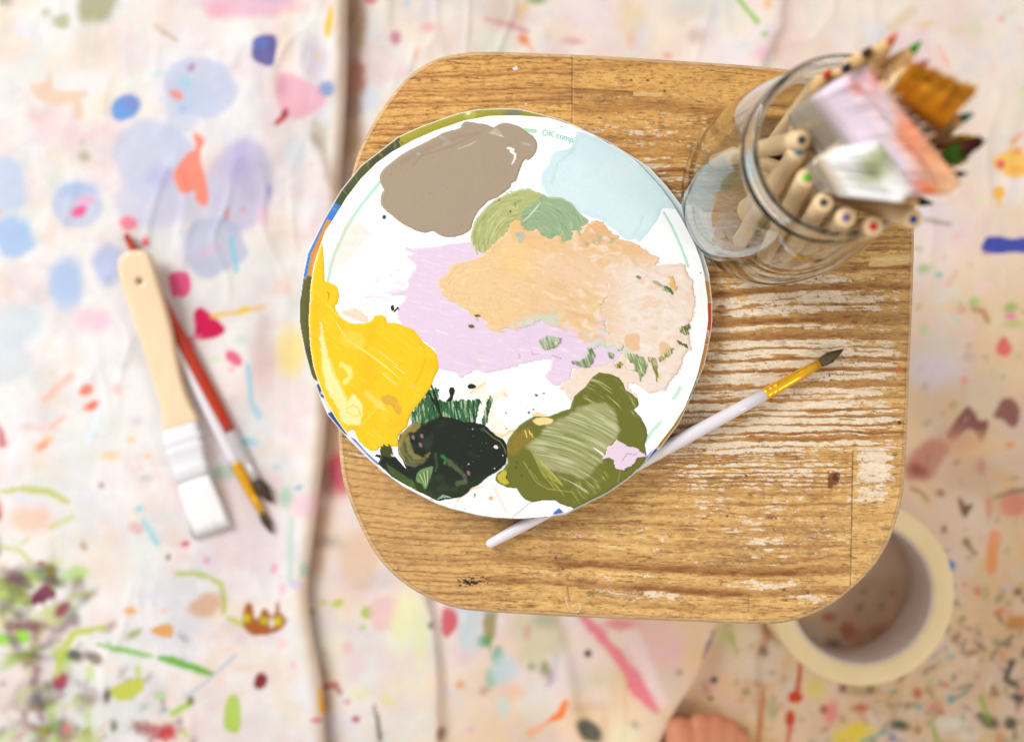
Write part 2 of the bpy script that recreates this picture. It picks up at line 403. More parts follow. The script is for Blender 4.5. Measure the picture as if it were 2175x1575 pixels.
        # lower-left cluster
        E(0, 1080, 14, 24, (228, 90, 60), .8, soft=5); E(2, 1092, 6, 8, (50, 30, 60), .8); E(75, 1100, 42, 28, (245, 188, 150), .7, soft=10); E(0, 1160, 10, 22, (90, 65, 110), .8, soft=5)
        Ln([(115, 1118), (160, 1096)], 12, (208, 214, 130), .75, 4); Ln([(0, 1155), (50, 1165), (75, 1190)], 9, (200, 206, 110), .8, 4); Ln([(55, 1150), (70, 1140)], 10, (205, 210, 120), .7, 4)
        E(303, 1078, 10, 6, (130, 205, 220), .85, -30); Ln([(312, 1100), (340, 1148)], [8, 14], (150, 210, 218), .85, 3); E(298, 1118, 17, 12, (222, 170, 165), .75, 20)
        E(401, 1151, 9, 6, (215, 55, 70), .95, soft=2.5); E(365, 1178, 5, 6, (90, 85, 60), .9, soft=2); E(185, 1156, 6, 10, (178, 140, 110), .8, -30); E(222, 1028, 6, 6, (150, 90, 120), .8)
        E(445, 1185, 8, 8, (235, 130, 145), .7); E(588, 1203, 7, 11, (248, 130, 165), .8); E(606, 1245, 7, 10, (245, 165, 190), .7); E(497, 1152, 6, 14, (240, 240, 248), .8)
        E(520, 1120, 80, 100, (225, 195, 205), .55, 0, 30); 
        Ln([(382, 1213), (420, 1212), (455, 1222), (475, 1235), (482, 1270), (480, 1296)], [8, 14, 10, 10, 12, 12], (180, 192, 78), .85, 3)
        E(445, 1280, 38, 26, (212, 168, 128), .8, -20, 5); Ln([(490, 1306), (530, 1325)], 10, (190, 200, 70), .85, 3)
        Pn([(x / 2.7386, 1000 + y / 2.7386) for x, y in [(1440, 765), (1482, 765), (1502, 850), (1548, 780), (1602, 825), (1622, 745), (1645, 800), (1685, 850), (1640, 912), (1500, 940), (1430, 880)]], (170, 88, 18), .97, 2, 1.5)
        E(530, 1307, 7, 9, (205, 205, 10), .95); E(566, 1312, 9, 7, (200, 200, 20), .9); E(595, 1313, 8, 9, (208, 210, 10), .95); E(582, 1316, 5, 9, (240, 235, 225), .95); E(553, 1292, 6, 11, (240, 235, 230), .9)
        Pn([(0, 1222), (40, 1235), (72, 1262), (66, 1282), (20, 1270), (0, 1258)], (190, 212, 98), .9, 3); E(12, 1352, 26, 12, (140, 215, 45), .9, soft=4); E(56, 1345, 16, 17, (150, 222, 20), .9, soft=4)
        E(170, 1215, 28, 16, (175, 212, 120), .8, -15, 5); Ln([(55, 1215), (130, 1235), (115, 1200)], 16, (185, 205, 110), .8, 5); Ln([(160, 1262), (205, 1255)], 10, (212, 218, 120), .8)
        cl = [(115, 28, 66), (120, 45, 80), (80, 55, 88), (190, 212, 98), (128, 72, 48), (108, 70, 60), (150, 130, 60), (160, 175, 60), (176, 100, 60), (60, 62, 86)]
        r2 = random.Random(12)
        for i in range(80):
            t = r2.random() ** 1.1; x = r2.gauss(35 + 130 * t, 48); y = 1190 + 390 * r2.random()
            if x > 265 or x < -60: continue
            E(x, y, r2.uniform(14, 46), r2.uniform(6, 13), r2.choice(cl + [(176, 210, 70), (205, 210, 90), (150, 190, 60)]), r2.uniform(.35, .8), r2.gauss(-35, 45), 5, .25, seed=r2.randint(0, 50), fade=.4)
        for i in range(18):
            t = r2.random(); x = 20 + 130 * t + r2.gauss(0, 36); y = 1200 + 340 * r2.random()
            E(x, y, r2.uniform(12, 28), r2.uniform(9, 18), r2.choice([(108, 36, 72), (84, 58, 88), (120, 70, 52), (70, 62, 80)]), r2.uniform(.35, .7), r2.uniform(0, 180), 7, .22, seed=r2.randint(0, 50), fade=.3)
        for i in range(60):
            x = r2.uniform(-40, 420); y = r2.uniform(1320, 1600)
            E(x, y, r2.uniform(4, 16), r2.uniform(3, 9), r2.choice(cl + [(190, 205, 70), (175, 210, 60), (220, 150, 130)]), r2.uniform(.3, .7), r2.uniform(0, 180), 3, .5, seed=r2.randint(0, 50), fade=.4)
        Pn([(76, 1262), (100, 1238), (122, 1245), (126, 1262), (98, 1278), (78, 1280)], (118, 22, 68), .92, 3); E(92, 1284, 8, 7, (246, 240, 240), .95); E(112, 1275, 7, 7, (245, 238, 238), .9)
        E(140, 1290, 22, 12, (150, 45, 85), .9, -45, 4); E(136, 1440, 18, 16, (165, 48, 82), .9, -40, 4); E(163, 1385, 16, 12, (66, 55, 62), .85, soft=4); E(210, 1392, 18, 12, (120, 90, 62), .8, 20)
        E(96, 1192, 9, 5, (165, 30, 70), .9); E(115, 1207, 12, 12, (130, 120, 45), .8); E(58, 1230, 22, 12, (96, 55, 82), .7, 20)
        Ln([(215, 1362), (270, 1374), (330, 1388)], [6, 13, 8], (125, 190, 62), .9, 3); Ln([(345, 1392), (380, 1398), (455, 1425)], [10, 17, 12], (104, 178, 42), .95, 3)
        Ln([(128, 1432), (138, 1380), (165, 1340), (230, 1324)], [8, 14, 16, 10], (190, 202, 66), .9, 4); Pn([(240, 1455), (305, 1432), (308, 1462), (270, 1482), (250, 1475)], (200, 205, 52), .9, 3); Ln([(300, 1410), (300, 1440)], 10, (200, 205, 80), .8)
        E(285, 1291, 13, 8, (240, 180, 90), .9); Pn([(325, 1335), (350, 1320), (372, 1322), (374, 1345), (355, 1347)], (228, 160, 70), .9, 3); E(292, 1340, 20, 8, (160, 165, 90), .8, -30); E(356, 1290, 9, 6, (238, 195, 170), .8)
        Pn([(485, 1482), (500, 1468), (515, 1485), (512, 1545), (482, 1540)], (175, 208, 50), .85, 3); E(346, 1470, 14, 11, (180, 212, 150), .8); Ln([(372, 1508), (412, 1486)], [12, 12], (165, 202, 70), .9, 3); E(411, 1480, 7, 9, (110, 80, 50), .8)
        E(558, 1440, 14, 19, (132, 22, 20), .97, 25, 2.5, .08); Ln([(400, 1472), (440, 1445), (505, 1385)], 6, (178, 195, 218), .8, 2); E(355, 1502, 9, 5, (120, 165, 195), .8, -20)
        E(345, 1545, 36, 16, (176, 84, 92), .85, 10, 5, .5); E(358, 1552, 20, 18, (205, 40, 50), .8, 20, 4, .5); E(300, 1540, 22, 10, (150, 85, 75), .7, 30, 4, .5); E(235, 1470, 8, 16, (75, 62, 48), .85); E(248, 1535, 7, 14, (95, 105, 70), .8)
        E(150, 1540, 11, 6, (230, 95, 110), .8); E(190, 1565, 30, 24, (190, 200, 80), .6, soft=8); E(520, 1412, 20, 8, (245, 205, 170), .6); E(604, 1360, 14, 12, (245, 205, 195), .7)
        Ln([(680, 1455), (686, 1505)], [6, 10], (245, 180, 30), .95, 2.5); E(676, 1520, 10, 5, (222, 85, 110), .9); E(629, 1405, 5, 8, (250, 165, 195), .8)
        Ln([(625, 1100), (622, 1230)], 14, (190, 215, 200), .7, 5); E(650, 1205, 9, 16, (170, 205, 180), .8); E(632, 1235, 12, 10, (205, 195, 225), .8); E(655, 1070, 30, 22, (240, 190, 205), .6, soft=8)
    else:
        F.mix(slice(None), (232, 188, 122), sstep(1480, 2050, X * 0.72 + Y * 0.85 - 330 + 240 * fbm(X, Y, 240, 4, 7)) * 0.32)  # second tan layer, stain and shade of the lower right
        # gap beside the fold: its brown shadow painted in, plus red paint
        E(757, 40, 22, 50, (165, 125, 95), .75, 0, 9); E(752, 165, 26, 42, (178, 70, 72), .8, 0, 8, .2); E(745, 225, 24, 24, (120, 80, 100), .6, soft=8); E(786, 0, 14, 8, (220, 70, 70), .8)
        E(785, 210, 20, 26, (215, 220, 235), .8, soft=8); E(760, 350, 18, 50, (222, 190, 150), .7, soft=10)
        Ln([(745, -30), (742, 300)], 46, (186, 150, 122), .55, 10)  # brown strip painted as the fold's shadow
        # top middle
        E(840, 80, 12, 14, (205, 130, 152), .9, 0, 4, .1); E(1140, -2, 22, 9, (120, 150, 70), .8, soft=5); Ln([(1112, 12), (1102, 40)], [15, 12], (240, 198, 100), .85, 4); E(1070, 26, 44, 34, (212, 188, 172), .7, 0, 12)
        Ln([(1032, 40), (1080, 52), (1122, 66)], [8, 15, 8], (214, 150, 158), .8, 4); E(1112, 82, 12, 10, (240, 130, 70), .9, 30, 4); Ln([(1118, 90), (1132, 108)], 7, (240, 165, 125), .8, 3); E(1217, 86, 20, 7, (222, 150, 155), .8, 5, 4)
        E(910, 58, 15, 10, (235, 165, 180), .75, soft=5); E(865, 5, 8, 10, (185, 215, 230), .8); E(885, 115, 5, 14, (240, 180, 150), .7); E(1343, 82, 11, 20, (240, 178, 135), .8, 0, 5); E(1355, 70, 14, 30, (210, 205, 225), .6, soft=8)
        E(1338, 35, 30, 36, (228, 208, 165), .75, 0, 12); E(1480, 78, 18, 16, (200, 180, 165), .8, soft=8); E(1475, 15, 60, 26, (210, 205, 200), .7, soft=14); Ln([(1440, 50), (1500, 20)], 14, (225, 205, 180), .7, 5)
        Ln([(1560, -10), (1585, 25), (1608, 52)], [8, 9, 9], (140, 195, 70), .9, 3); E(1620, 78, 7, 6, (145, 195, 90), .85); E(1615, 118, 12, 16, (238, 180, 195), .7, soft=6); E(1627, 12, 9, 12, (240, 185, 140), .8); Ln([(1640, 90), (1655, 130)], 8, (242, 200, 160), .7, 4)
        E(1418, 118, 10, 6, (238, 140, 130), .7); E(1010, 10, 45, 22, (222, 205, 200), .6, soft=10); E(900, 30, 24, 16, (225, 215, 215), .6, soft=8); E(1250, 20, 60, 40, (235, 222, 222), .7, soft=16)
        # top right
        E(1965, 55, 18, 8, (225, 190, 140), .6, -15, 4); Ln([(1890, 60), (1935, 25)], 22, (215, 195, 150), .6, 8); Ln([(1990, 100), (2010, 135)], [6, 10], (240, 185, 155), .75, 4); E(2065, 60, 22, 22, (215, 215, 185), .7, soft=8); E(2030, 65, 20, 14, (225, 205, 180), .6)
        E(2126, 42, 7, 6, (238, 170, 150), .85); Ln([(2133, 32), (2155, 20)], 8, (215, 215, 175), .7, 3); E(2105, 160, 8, 26, (235, 205, 190), .6, soft=5); E(2165, 65, 8, 6, (240, 200, 180), .8)
        Ln([(2160, 200), (2180, 185)], 12, (210, 220, 160), .7, 4); E(2160, 235, 10, 20, (225, 225, 200), .6)
        E(2155, 345, 45, 30, (246, 192, 78), .92, 15, 3, .2); E(2127, 349, 9, 9, (228, 70, 90), .95, soft=3); E(2165, 320, 12, 7, (245, 150, 80), .8, -20); E(2160, 360, 14, 6, (245, 160, 60), .7); Ln([(2150, 302), (2170, 285)], [12, 10], (244, 165, 120), .85, 3)
        E(2122, 408, 13, 14, (240, 180, 55), .95, soft=2.5); Ln([(2122, 418), (2124, 440)], [12, 5], (240, 185, 70), .9, 2); E(2085, 425, 10, 8, (215, 225, 170), .6); E(2150, 455, 12, 7, (240, 205, 170), .8)
        Ln([(1962, 464), (1990, 470), (2022, 476)], [9, 10, 6], (168, 150, 135), .8, 3); E(2035, 500, 12, 8, (238, 190, 175), .7, -30)
        Pn([(2086, 530), (2096, 506), (2120, 500), (2150, 506), (2200, 505), (2200, 534), (2150, 536), (2120, 538)], (52, 70, 168), .97, 2.2, 2); E(2098, 537, 8, 3, (160, 60, 120), .7)
        # right middle
        E(1953, 528, 10, 6, (175, 180, 140), .7, 20); E(1965, 570, 14, 10, (150, 185, 110), .75, 0, 5); E(1996, 583, 8, 6, (110, 190, 165), .85); E(2008, 545, 6, 8, (200, 205, 170), .7); E(1965, 700, 12, 8, (190, 205, 150), .7, 30)
        E(2073, 641, 11, 10, (170, 205, 110), .85, soft=4); Ln([(2068, 656), (2090, 660), (2102, 682)], [8, 12, 10], (184, 130, 88), .85, 3); E(2047, 657, 10, 8, (218, 165, 120), .8); E(2010, 652, 12, 6, (240, 205, 160), .7); Ln([(2030, 672), (2040, 680)], 10, (195, 215, 190), .7)
        E(2150, 652, 16, 10, (150, 180, 80), .85, -15, 4); E(2148, 671, 13, 8, (232, 130, 165), .85); E(2155, 688, 20, 7, (175, 200, 105), .8); E(2090, 608, 20, 14, (240, 205, 205), .6)
        Pn([(2134, 716), (2152, 738), (2140, 756), (2122, 752), (2118, 736)], (232, 104, 108), .92, 3, 1.5); E(2134, 722, 7, 6, (205, 110, 70), .7); E(2050, 806, 10, 8, (244, 145, 90), .9, soft=3); E(2060, 758, 14, 10, (210, 180, 172), .8, soft=5); E(2165, 755, 10, 8, (205, 190, 160), .7); E(2112, 795, 7, 14, (215, 195, 165), .7)
        E(1990, 785, 60, 34, (222, 212, 226), .7, 0, 14)
        Pn([(2014, 925), (2032, 892), (2056, 862), (2070, 875), (2082, 892), (2102, 896), (2086, 942), (2072, 915), (2055, 912), (2032, 934)], (136, 74, 78), .92, 3.5, 2); Pn([(2112, 884), (2128, 850), (2148, 846), (2166, 868), (2162, 900), (2150, 908), (2130, 890)], (142, 86, 84), .92, 4, 2)
        E(2080, 950, 90, 22, (245, 200, 150), .6, 0, 10); E(2146, 945, 9, 6, (240, 150, 95), .85); E(2005, 878, 6, 5, (190, 170, 145), .7)
        Pn([(1925, 980), (1950, 950), (1985, 930), (2020, 950), (2000, 985), (1975, 1015), (1925, 1018)], (188, 110, 92), .75, 10, 4); E(1952, 1000, 22, 13, (140, 58, 66), .75, 20, 6); E(2085, 992, 9, 18, (205, 120, 110), .75); E(2030, 935, 40, 30, (210, 150, 130), .5, 0, 14)
        Ln([(1935, 1036), (1955, 1044), (1970, 1062)], 8, (176, 128, 50), .85, 3); E(1997, 1046, 9, 7, (120, 100, 90), .85, 15); Pn([(2036, 1055), (2052, 1072), (2066, 1068), (2052, 1098), (2040, 1090)], (98, 82, 38), .9, 3); Ln([(2112, 1055), (2150, 1044), (2178, 1040)], [8, 14, 10], (130, 122, 100), .8, 4)
        E(2155, 1072, 36, 22, (222, 125, 115), .75, 0, 8); E(2100, 1075, 7, 30, (215, 120, 115), .6); E(2060, 1010, 70, 40, (205, 160, 130), .5, 0, 20)
        # right of tape
        E(2018, 1200, 11, 13, (92, 140, 205), .95, -20, 2.5, .08); Ln([(2112, 1140), (2105, 1210)], [30, 16], (240, 152, 92), .85, 5); E(2005, 1123, 7, 9, (120, 100, 85), .8); Ln([(2050, 1150), (2070, 1175)], [14, 8], (110, 95, 55), .8, 4)
        E(2160, 1255, 10, 8, (95, 70, 50), .8); E(2120, 1300, 16, 8, (222, 110, 70), .7, -40); E(2160, 1320, 26, 14, (200, 130, 50), .8, -10, 5); E(2135, 1245, 14, 9, (215, 195, 200), .7)
        E(2018, 1392, 9, 9, (60, 150, 140), .9, soft=2.5); E(2026, 1438, 5, 8, (90, 120, 105), .8); E(2020, 1484, 8, 9, (70, 160, 170), .85); E(1952, 1500, 8, 7, (100, 175, 165), .8); E(1985, 1498, 16, 8, (222, 130, 120), .7, -15); E(1948, 1472, 10, 12, (200, 80, 70), .75, -30)
        E(1825, 1468, 40, 0.1 + 8, (140, 110, 90), .4); E(1848, 1463, 9, 9, (70, 110, 80), .8); E(1790, 1460, 8, 9, (105, 75, 65), .8); E(2010, 1336, 9, 12, (165, 140, 120), .8); E(2045, 1312, 7, 5, (130, 100, 80), .7); E(2065, 1385, 16, 8, (160, 110, 70), .7, -10)
        r3 = random.Random(31); dk = [(60, 62, 40), (50, 44, 36), (92, 90, 55), (120, 95, 60), (75, 82, 60), (96, 60, 45), (90, 150, 60), (70, 140, 120), (228, 225, 205), (215, 110, 70), (205, 90, 90), (160, 140, 105), (235, 215, 170)]
        for i in range(230):
            y = r3.uniform(1240, 1640); x = r3.uniform(1840 + (1500 - y) * .6, 2260)
            E(x, y, r3.uniform(3, 15), r3.uniform(2.5, 8), r3.choice(dk), r3.uniform(.35, .85), r3.uniform(0, 180), 2.5, .5, seed=r3.randint(0, 50), fade=.3)
        for i in range(60):
            x = r3.uniform(1950, 2250); y = r3.uniform(560, 1240)
            E(x, y, r3.uniform(3, 9), r3.uniform(2.5, 6), r3.choice(dk), r3.uniform(.2, .5), r3.uniform(0, 180), 2.5, .5, seed=r3.randint(0, 50))
        for i in range(90):
            x = r3.uniform(1560, 2000); y = r3.uniform(1340, 1600)
            E(x, y, r3.uniform(3, 13), r3.uniform(2.5, 8), r3.choice(dk), r3.uniform(.15, .5), r3.uniform(0, 180), 3, .5, seed=r3.randint(0, 50))
        Ln([(2150, 1405), (2135, 1440), (2150, 1450)], 14, (60, 58, 44), .85, 4); E(2160, 1480, 16, 9, (48, 44, 36), .85, 20, 4); E(2100, 1530, 22, 13, (70, 68, 40), .85, 30, 5); E(2145, 1535, 14, 12, (62, 56, 30), .85); E(1912, 1540, 20, 10, (62, 70, 60), .85, 10, 4)
        Ln([(2082, 1480), (2100, 1530)], 9, (130, 180, 40), .8, 3); Ln([(1978, 1530), (1990, 1570)], 10, (140, 180, 50), .8, 3); E(2020, 1535, 30, 14, (232, 226, 208), .8, 0, 6); E(2055, 1565, 22, 12, (232, 226, 208), .7, 0, 6)
        E(1815, 1556, 38, 20, (232, 208, 40), .85, -10, 6, .3); E(1765, 1512, 13, 26, (236, 130, 130), .8, 10, 5); E(1828, 1502, 18, 9, (190, 80, 55), .8, 0, 4); E(1750, 1505, 8, 10, (160, 60, 50), .8); Ln([(1830, 1575), (1885, 1552)], 7, (90, 165, 155), .8, 3); E(1895, 1565, 8, 10, (130, 130, 180), .8)
        E(1730, 1462, 24, 22, (226, 205, 95), .7, 0, 8); Ln([(1701, 1395), (1698, 1430), (1694, 1465)], [7, 9, 10], (198, 66, 14), .95, 2.5); Pn([(1674, 1474), (1690, 1466), (1706, 1476), (1700, 1490), (1680, 1490)], (205, 62, 12), .97, 2.5); E(1679, 1525, 10, 17, (196, 58, 14), .95, 0, 2.5); Ln([(1678, 1540), (1675, 1580)], [12, 8], (196, 90, 50), .8, 3)
        Ln([(1622, 1460), (1618, 1500), (1608, 1580)], [8, 14, 16], (200, 122, 70), .8, 5); E(1640, 1505, 12, 20, (165, 170, 115), .6, 0, 6); E(1582, 1465, 9, 8, (125, 125, 75), .75, 0, 4)
        Ln([(1512, 1335), (1502, 1360), (1488, 1385)], [12, 12, 6], (130, 75, 145), .9, 4); E(1540, 1345, 28, 20, (215, 215, 150), .7, 0, 8); Ln([(1552, 1345), (1562, 1380)], 8, (165, 190, 90), .8, 3); E(1620, 1380, 10, 14, (110, 100, 75), .8, -30, 4)
        E(1630, 1345, 10, 20, (190, 110, 60), .7, 0, 5); E(1516, 1443, 8, 8, (40, 40, 45), .92, 0, 2.5); E(1509, 1482, 6, 5, (60, 55, 55), .85, 0, 2.5); E(1438, 1420, 8, 8, (170, 145, 125), .7); E(1500, 1462, 9, 16, (205, 125, 115), .6, -20, 5)
        # inside the tape roll
        E(1815, 1345, 22, 14, (215, 120, 100), .75, 30, 5, .4); E(1798, 1335, 13, 16, (195, 50, 14), .95, 20, 3, .4); E(1760, 1308, 16, 9, (198, 98, 70), .8, 0, 4); E(1860, 1338, 22, 10, (170, 90, 70), .8, -20, 5); E(1824, 1287, 8, 9, (100, 130, 85), .85, 0, 3); E(1872, 1285, 7, 8, (60, 140, 125), .85, 0, 3); E(1770, 1365, 16, 10, (110, 110, 90), .85, 20, 4); E(1832, 1254, 9, 6, (110, 125, 135), .8); E(1895, 1258, 7, 6, (190, 110, 90), .7)
        E(1940, 1275, 9, 14, (150, 110, 60), .6); E(1850, 1300, 90, 90, (190, 150, 122), .6, 0, 20)
        # bottom middle
        Ln([(1240, 1310), (1290, 1365), (1325, 1410), (1360, 1465), (1388, 1492)], [18, 28, 24, 34, 20], (230, 112, 134), .85, 6, .3); E(1390, 1360, 60, 60, (232, 180, 178), .65, 0, 18); Ln([(1330, 1320), (1400, 1480)], 30, (240, 215, 212), .7, 8); E(1320, 1325, 34, 12, (222, 110, 120), .7, 0, 6)
        E(1249, 1388, 8, 8, (82, 14, 58), .95, 0, 2.2, .08); Ln([(1200, 1490), (1190, 1515), (1165, 1532)], [14, 16, 7], (245, 122, 32), .95, 3); Ln([(1165, 1532), (1128, 1556)], [6, 16], (240, 170, 130), .8, 4)
        E(1252, 1550, 34, 20, (72, 80, 72), .92, 38, 4, .08); E(1348, 1535, 9, 7, (130, 120, 110), .75, 0, 4); E(1180, 1400, 5, 30, (195, 185, 215), .7, 5, 4); E(1170, 1440, 8, 18, (185, 160, 180), .75, 20, 4)
        E(1140, 1345, 56, 60, (200, 194, 150), .7, 0, 16); E(1158, 1420, 12, 16, (120, 132, 62), .75, 0, 5); E(1130, 1415, 10, 8, (150, 160, 110), .7); E(1155, 1315, 26, 20, (165, 170, 145), .7, 0, 8); E(1120, 1340, 8, 16, (205, 150, 140), .6)
        Ln([(1040, 1300), (1038, 1340), (1040, 1375)], [26, 24, 10], (148, 138, 66), .85, 5); E(1028, 1360, 14, 12, (70, 158, 104), .85, 0, 4); E(1056, 1390, 14, 18, (95, 175, 140), .8, 0, 5); E(1042, 1440, 12, 22, (120, 190, 155), .7, 0, 5); E(1070, 1420, 26, 32, (188, 215, 222), .8, 0, 8)
        E(995, 1345, 22, 50, (200, 222, 228), .8, 0, 10); Pn([(942, 1290), (966, 1292), (972, 1325), (950, 1350), (938, 1335)], (212, 74, 92), .9, 5); E(916, 1322, 6, 8, (60, 68, 50), .85); E(1010, 1290, 40, 12, (195, 215, 225), .7, 0, 6)
        E(977, 1452, 10, 9, (238, 165, 125), .85, 0, 4); E(1090, 1472, 22, 18, (240, 196, 160), .8, 0, 6); E(1070, 1500, 14, 22, (195, 220, 215), .7, 0, 6); E(985, 1395, 14, 14, (238, 200, 205), .7); E(1028, 1465, 10, 10, (190, 160, 130), .7); E(1000, 1550, 10, 8, (235, 180, 180), .7)
        E(780, 1298, 13, 14, (170, 195, 42), .9, 0, 3); E(772, 1330, 7, 6, (175, 198, 60), .85); Pn([(704, 1278), (728, 1268), (728, 1284), (712, 1286)], (180, 200, 62), .9, 3); E(658, 1300, 12, 7, (150, 165, 50), .9); E(688, 1278, 8, 6, (190, 195, 110), .8); E(820, 1300, 34, 40, (234, 196, 192), .8, 10, 6); E(740, 1372, 12, 14, (236, 185, 180), .75, 0, 5); E(755, 1405, 22, 28, (236, 205, 212), .7, 0, 8)
        E(860, 1310, 24, 60, (234, 235, 180), .8, 15, 10); E(895, 1340, 16, 60, (225, 230, 170), .7, 0, 8); E(768, 1240, 18, 12, (240, 190, 150), .8, 0, 6); E(780, 1225, 60, 22, (195, 190, 195), .6, 0, 12); Ln([(795, 1495), (803, 1530), (808, 1570)], [5, 9, 9], (112, 106, 84), .9, 3)
        Ln([(690, 1456), (712, 1452), (722, 1468)], [14, 20, 10], (190, 92, 92), .85, 4); E(756, 1525, 8, 8, (190, 55, 70), .92, 0, 3); E(738, 1488, 7, 6, (215, 150, 160), .8); E(825, 1482, 14, 9, (225, 228, 150), .8, 30, 4); E(765, 1470, 20, 12, (232, 236, 170), .6, 0, 6); E(660, 1370, 7, 5, (185, 195, 90), .8); E(937, 1555, 10, 16, (140, 85, 62), .8)
        E(720, 1005, 24, 50, (202, 48, 84), .85, -5, 8, .15); E(695, 1020, 16, 34, (150, 70, 80), .6, 0, 8); E(760, 1180, 46, 60, (228, 194, 168), .8, 0, 12); E(690, 1150, 30, 14, (150, 130, 115), .6, 0, 10)
        E(700, 920, 40, 40, (205, 170, 140), .7, 0, 12); E(1420, 1540, 60, 30, (222, 205, 180), .5, 0, 20); E(1320, 1560, 30, 26, (230, 228, 190), .6, 0, 10); E(1260, 1440, 46, 16, (205, 195, 155), .5, 0, 10)
        E(1250, 1500, 40, 8, (215, 185, 160), .6, 0, 6)

def cloth_height(X, Y, side):
    wq = X + 60 * fbm(X, Y, 200, 2, 66)
    h = 0.0045 * fbm(X, Y, 420, 3, 61) + 0.0016 * fbm(X, Y, 110, 3, 64) + 0.0012 * (1 - np.abs(fbm(wq, Y / 3.2, 75, 2, 67)) * 3.2).clip(0, 1) ** 2 * sstep(-.1, .35, fbm(X, Y, 260, 2, 68))
    if side == 'right':
        def crease(pts, hgt, wl, wr, y0, y1):
            P = np.array(pts, float); cx = np.interp(Y, P[:, 1], P[:, 0]) + 6 * fbm(Y, Y * 0, 90, 2, 70)
            d = X - cx; m = sstep(y0, y0 + 120, Y) * (1 - sstep(y1 - 120, y1, Y))
            return hgt * m * np.where(d < 0, np.exp(-(d / wl) ** 2), np.exp(-(d / wr) ** 2))
        h = h + crease([(880, 1100), (908, 1250), (918, 1350), (924, 1450), (930, 1575), (936, 1900)], 0.0065, 60, 9, 1080, 2000)
        h = h + crease([(1540, 1250), (1508, 1330), (1470, 1420), (1425, 1500), (1385, 1590), (1300, 1800)], 0.013, 70, 9, 1200, 2100)
        h = h + crease([(1610, 1300), (1594, 1400), (1600, 1575), (1610, 1800)], 0.005, 40, 14, 1200, 2000)
        h = h + crease([(1720, -500), (1650, 60), (1600, 160), (1500, 400)], 0.004, 50, 16, -600, 420)
        h = h + crease([(1140, 1200), (1190, 1400), (1230, 1575), (1260, 1800)], 0.004, 46, 20, 1150, 2000)
        near = np.abs(X - edge_x(Y))
        h = h - 0.002 * np.exp(-(near / 60) ** 2)
    return h
def axis(lo, hi, step, far):
    a = np.arange(lo, hi + step, step)
    out = [step * (1.35 ** k) for k in range(1, 18)]
    L_ = lo - np.cumsum(out); R_ = hi + step + np.cumsum(out)
    return np.concatenate([L_[L_ > lo - far][::-1], a, R_[R_ < hi + far]])
cloth_m = mat_vcol('painted_canvas', rough=0.85, spec=0.25, nscale=700, namt=0.09, bump=0.25, weave=260, bdist=0.0004)
# lower sheet (right)
ax = axis(560, 2420, 4.0, 1500); ay = axis(-160, 1740, 4.0, 1700)
X, Y = np.meshgrid(ax, ay)
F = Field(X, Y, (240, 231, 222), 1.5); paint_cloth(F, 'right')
H = cloth_height(X, Y, 'right')
d0 = CAMZ / FPX
Vt = np.stack([(X - PCX) * d0, -(Y - PCY) * d0, H], -1).reshape(-1, 3)
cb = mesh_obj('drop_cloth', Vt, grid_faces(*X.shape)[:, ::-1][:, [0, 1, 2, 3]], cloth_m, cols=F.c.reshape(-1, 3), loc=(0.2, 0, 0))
tag(cb, 'beige canvas sheet with dense paint drips under the stool and tape roll', 'drop cloth', 'painted drop cloths')
# upper sheet (left) with a rolled fold at its right edge
off = np.concatenate([np.array([0, 0.5, 2, 5, 9, 13, 17, 21, 26, 32, 38, 45, 52, 60, 68]), np.arange(72, 1000, 4.0)])
far = 1000 + np.cumsum([5 * 1.4 ** k for k in range(1, 16)])
off = np.concatenate([off, far])
prof_z = np.interp(off, [0, 0.5, 2, 5, 9, 13, 17, 21, 26, 32, 38, 45, 52, 60, 68, 72, 110, 1e5],
                   [0.0026, 0.0058, 0.0080, 0.0094, 0.0101, 0.0104, 0.0103, 0.0098, 0.0092, 0.0086, 0.0080, 0.0074, 0.0069, 0.0064, 0.0060, 0.0057, 0.0048, 0.0045])
Yg = np.repeat(ay[:, None], len(off), 1); Xg = edge_s(Yg) - off[None, :]
Xg = Xg[:, ::-1]; pz = prof_z[::-1][None, :]
F = Field(Xg, Yg, (240, 235, 233))
Fc = Field(Xg, Yg, (240, 235, 233), 1.5); paint_cloth(Fc, 'left')
amp = 0.85 + 0.75 * fbm(Yg, Yg * 0, 170, 3, 81)
fw = np.exp(-(((edge_s(Yg) - Xg) / 70) ** 2))
H = cloth_height(Xg, Yg, 'left') * (1 - fw * .6) + 0.0045 + (pz - 0.0045) * amp + 0.004 * fw * 0
Vt = np.stack([(Xg - PCX) * d0, -(Yg - PCY) * d0, H], -1).reshape(-1, 3)
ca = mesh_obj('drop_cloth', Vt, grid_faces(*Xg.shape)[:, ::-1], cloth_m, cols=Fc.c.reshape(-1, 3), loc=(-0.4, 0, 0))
so = ca.modifiers.new('thick', 'SOLIDIFY'); so.thickness = 0.0012; so.offset = -1
tag(ca, 'white canvas sheet with lavender and pink stains under the three loose brushes', 'drop cloth', 'painted drop cloths')

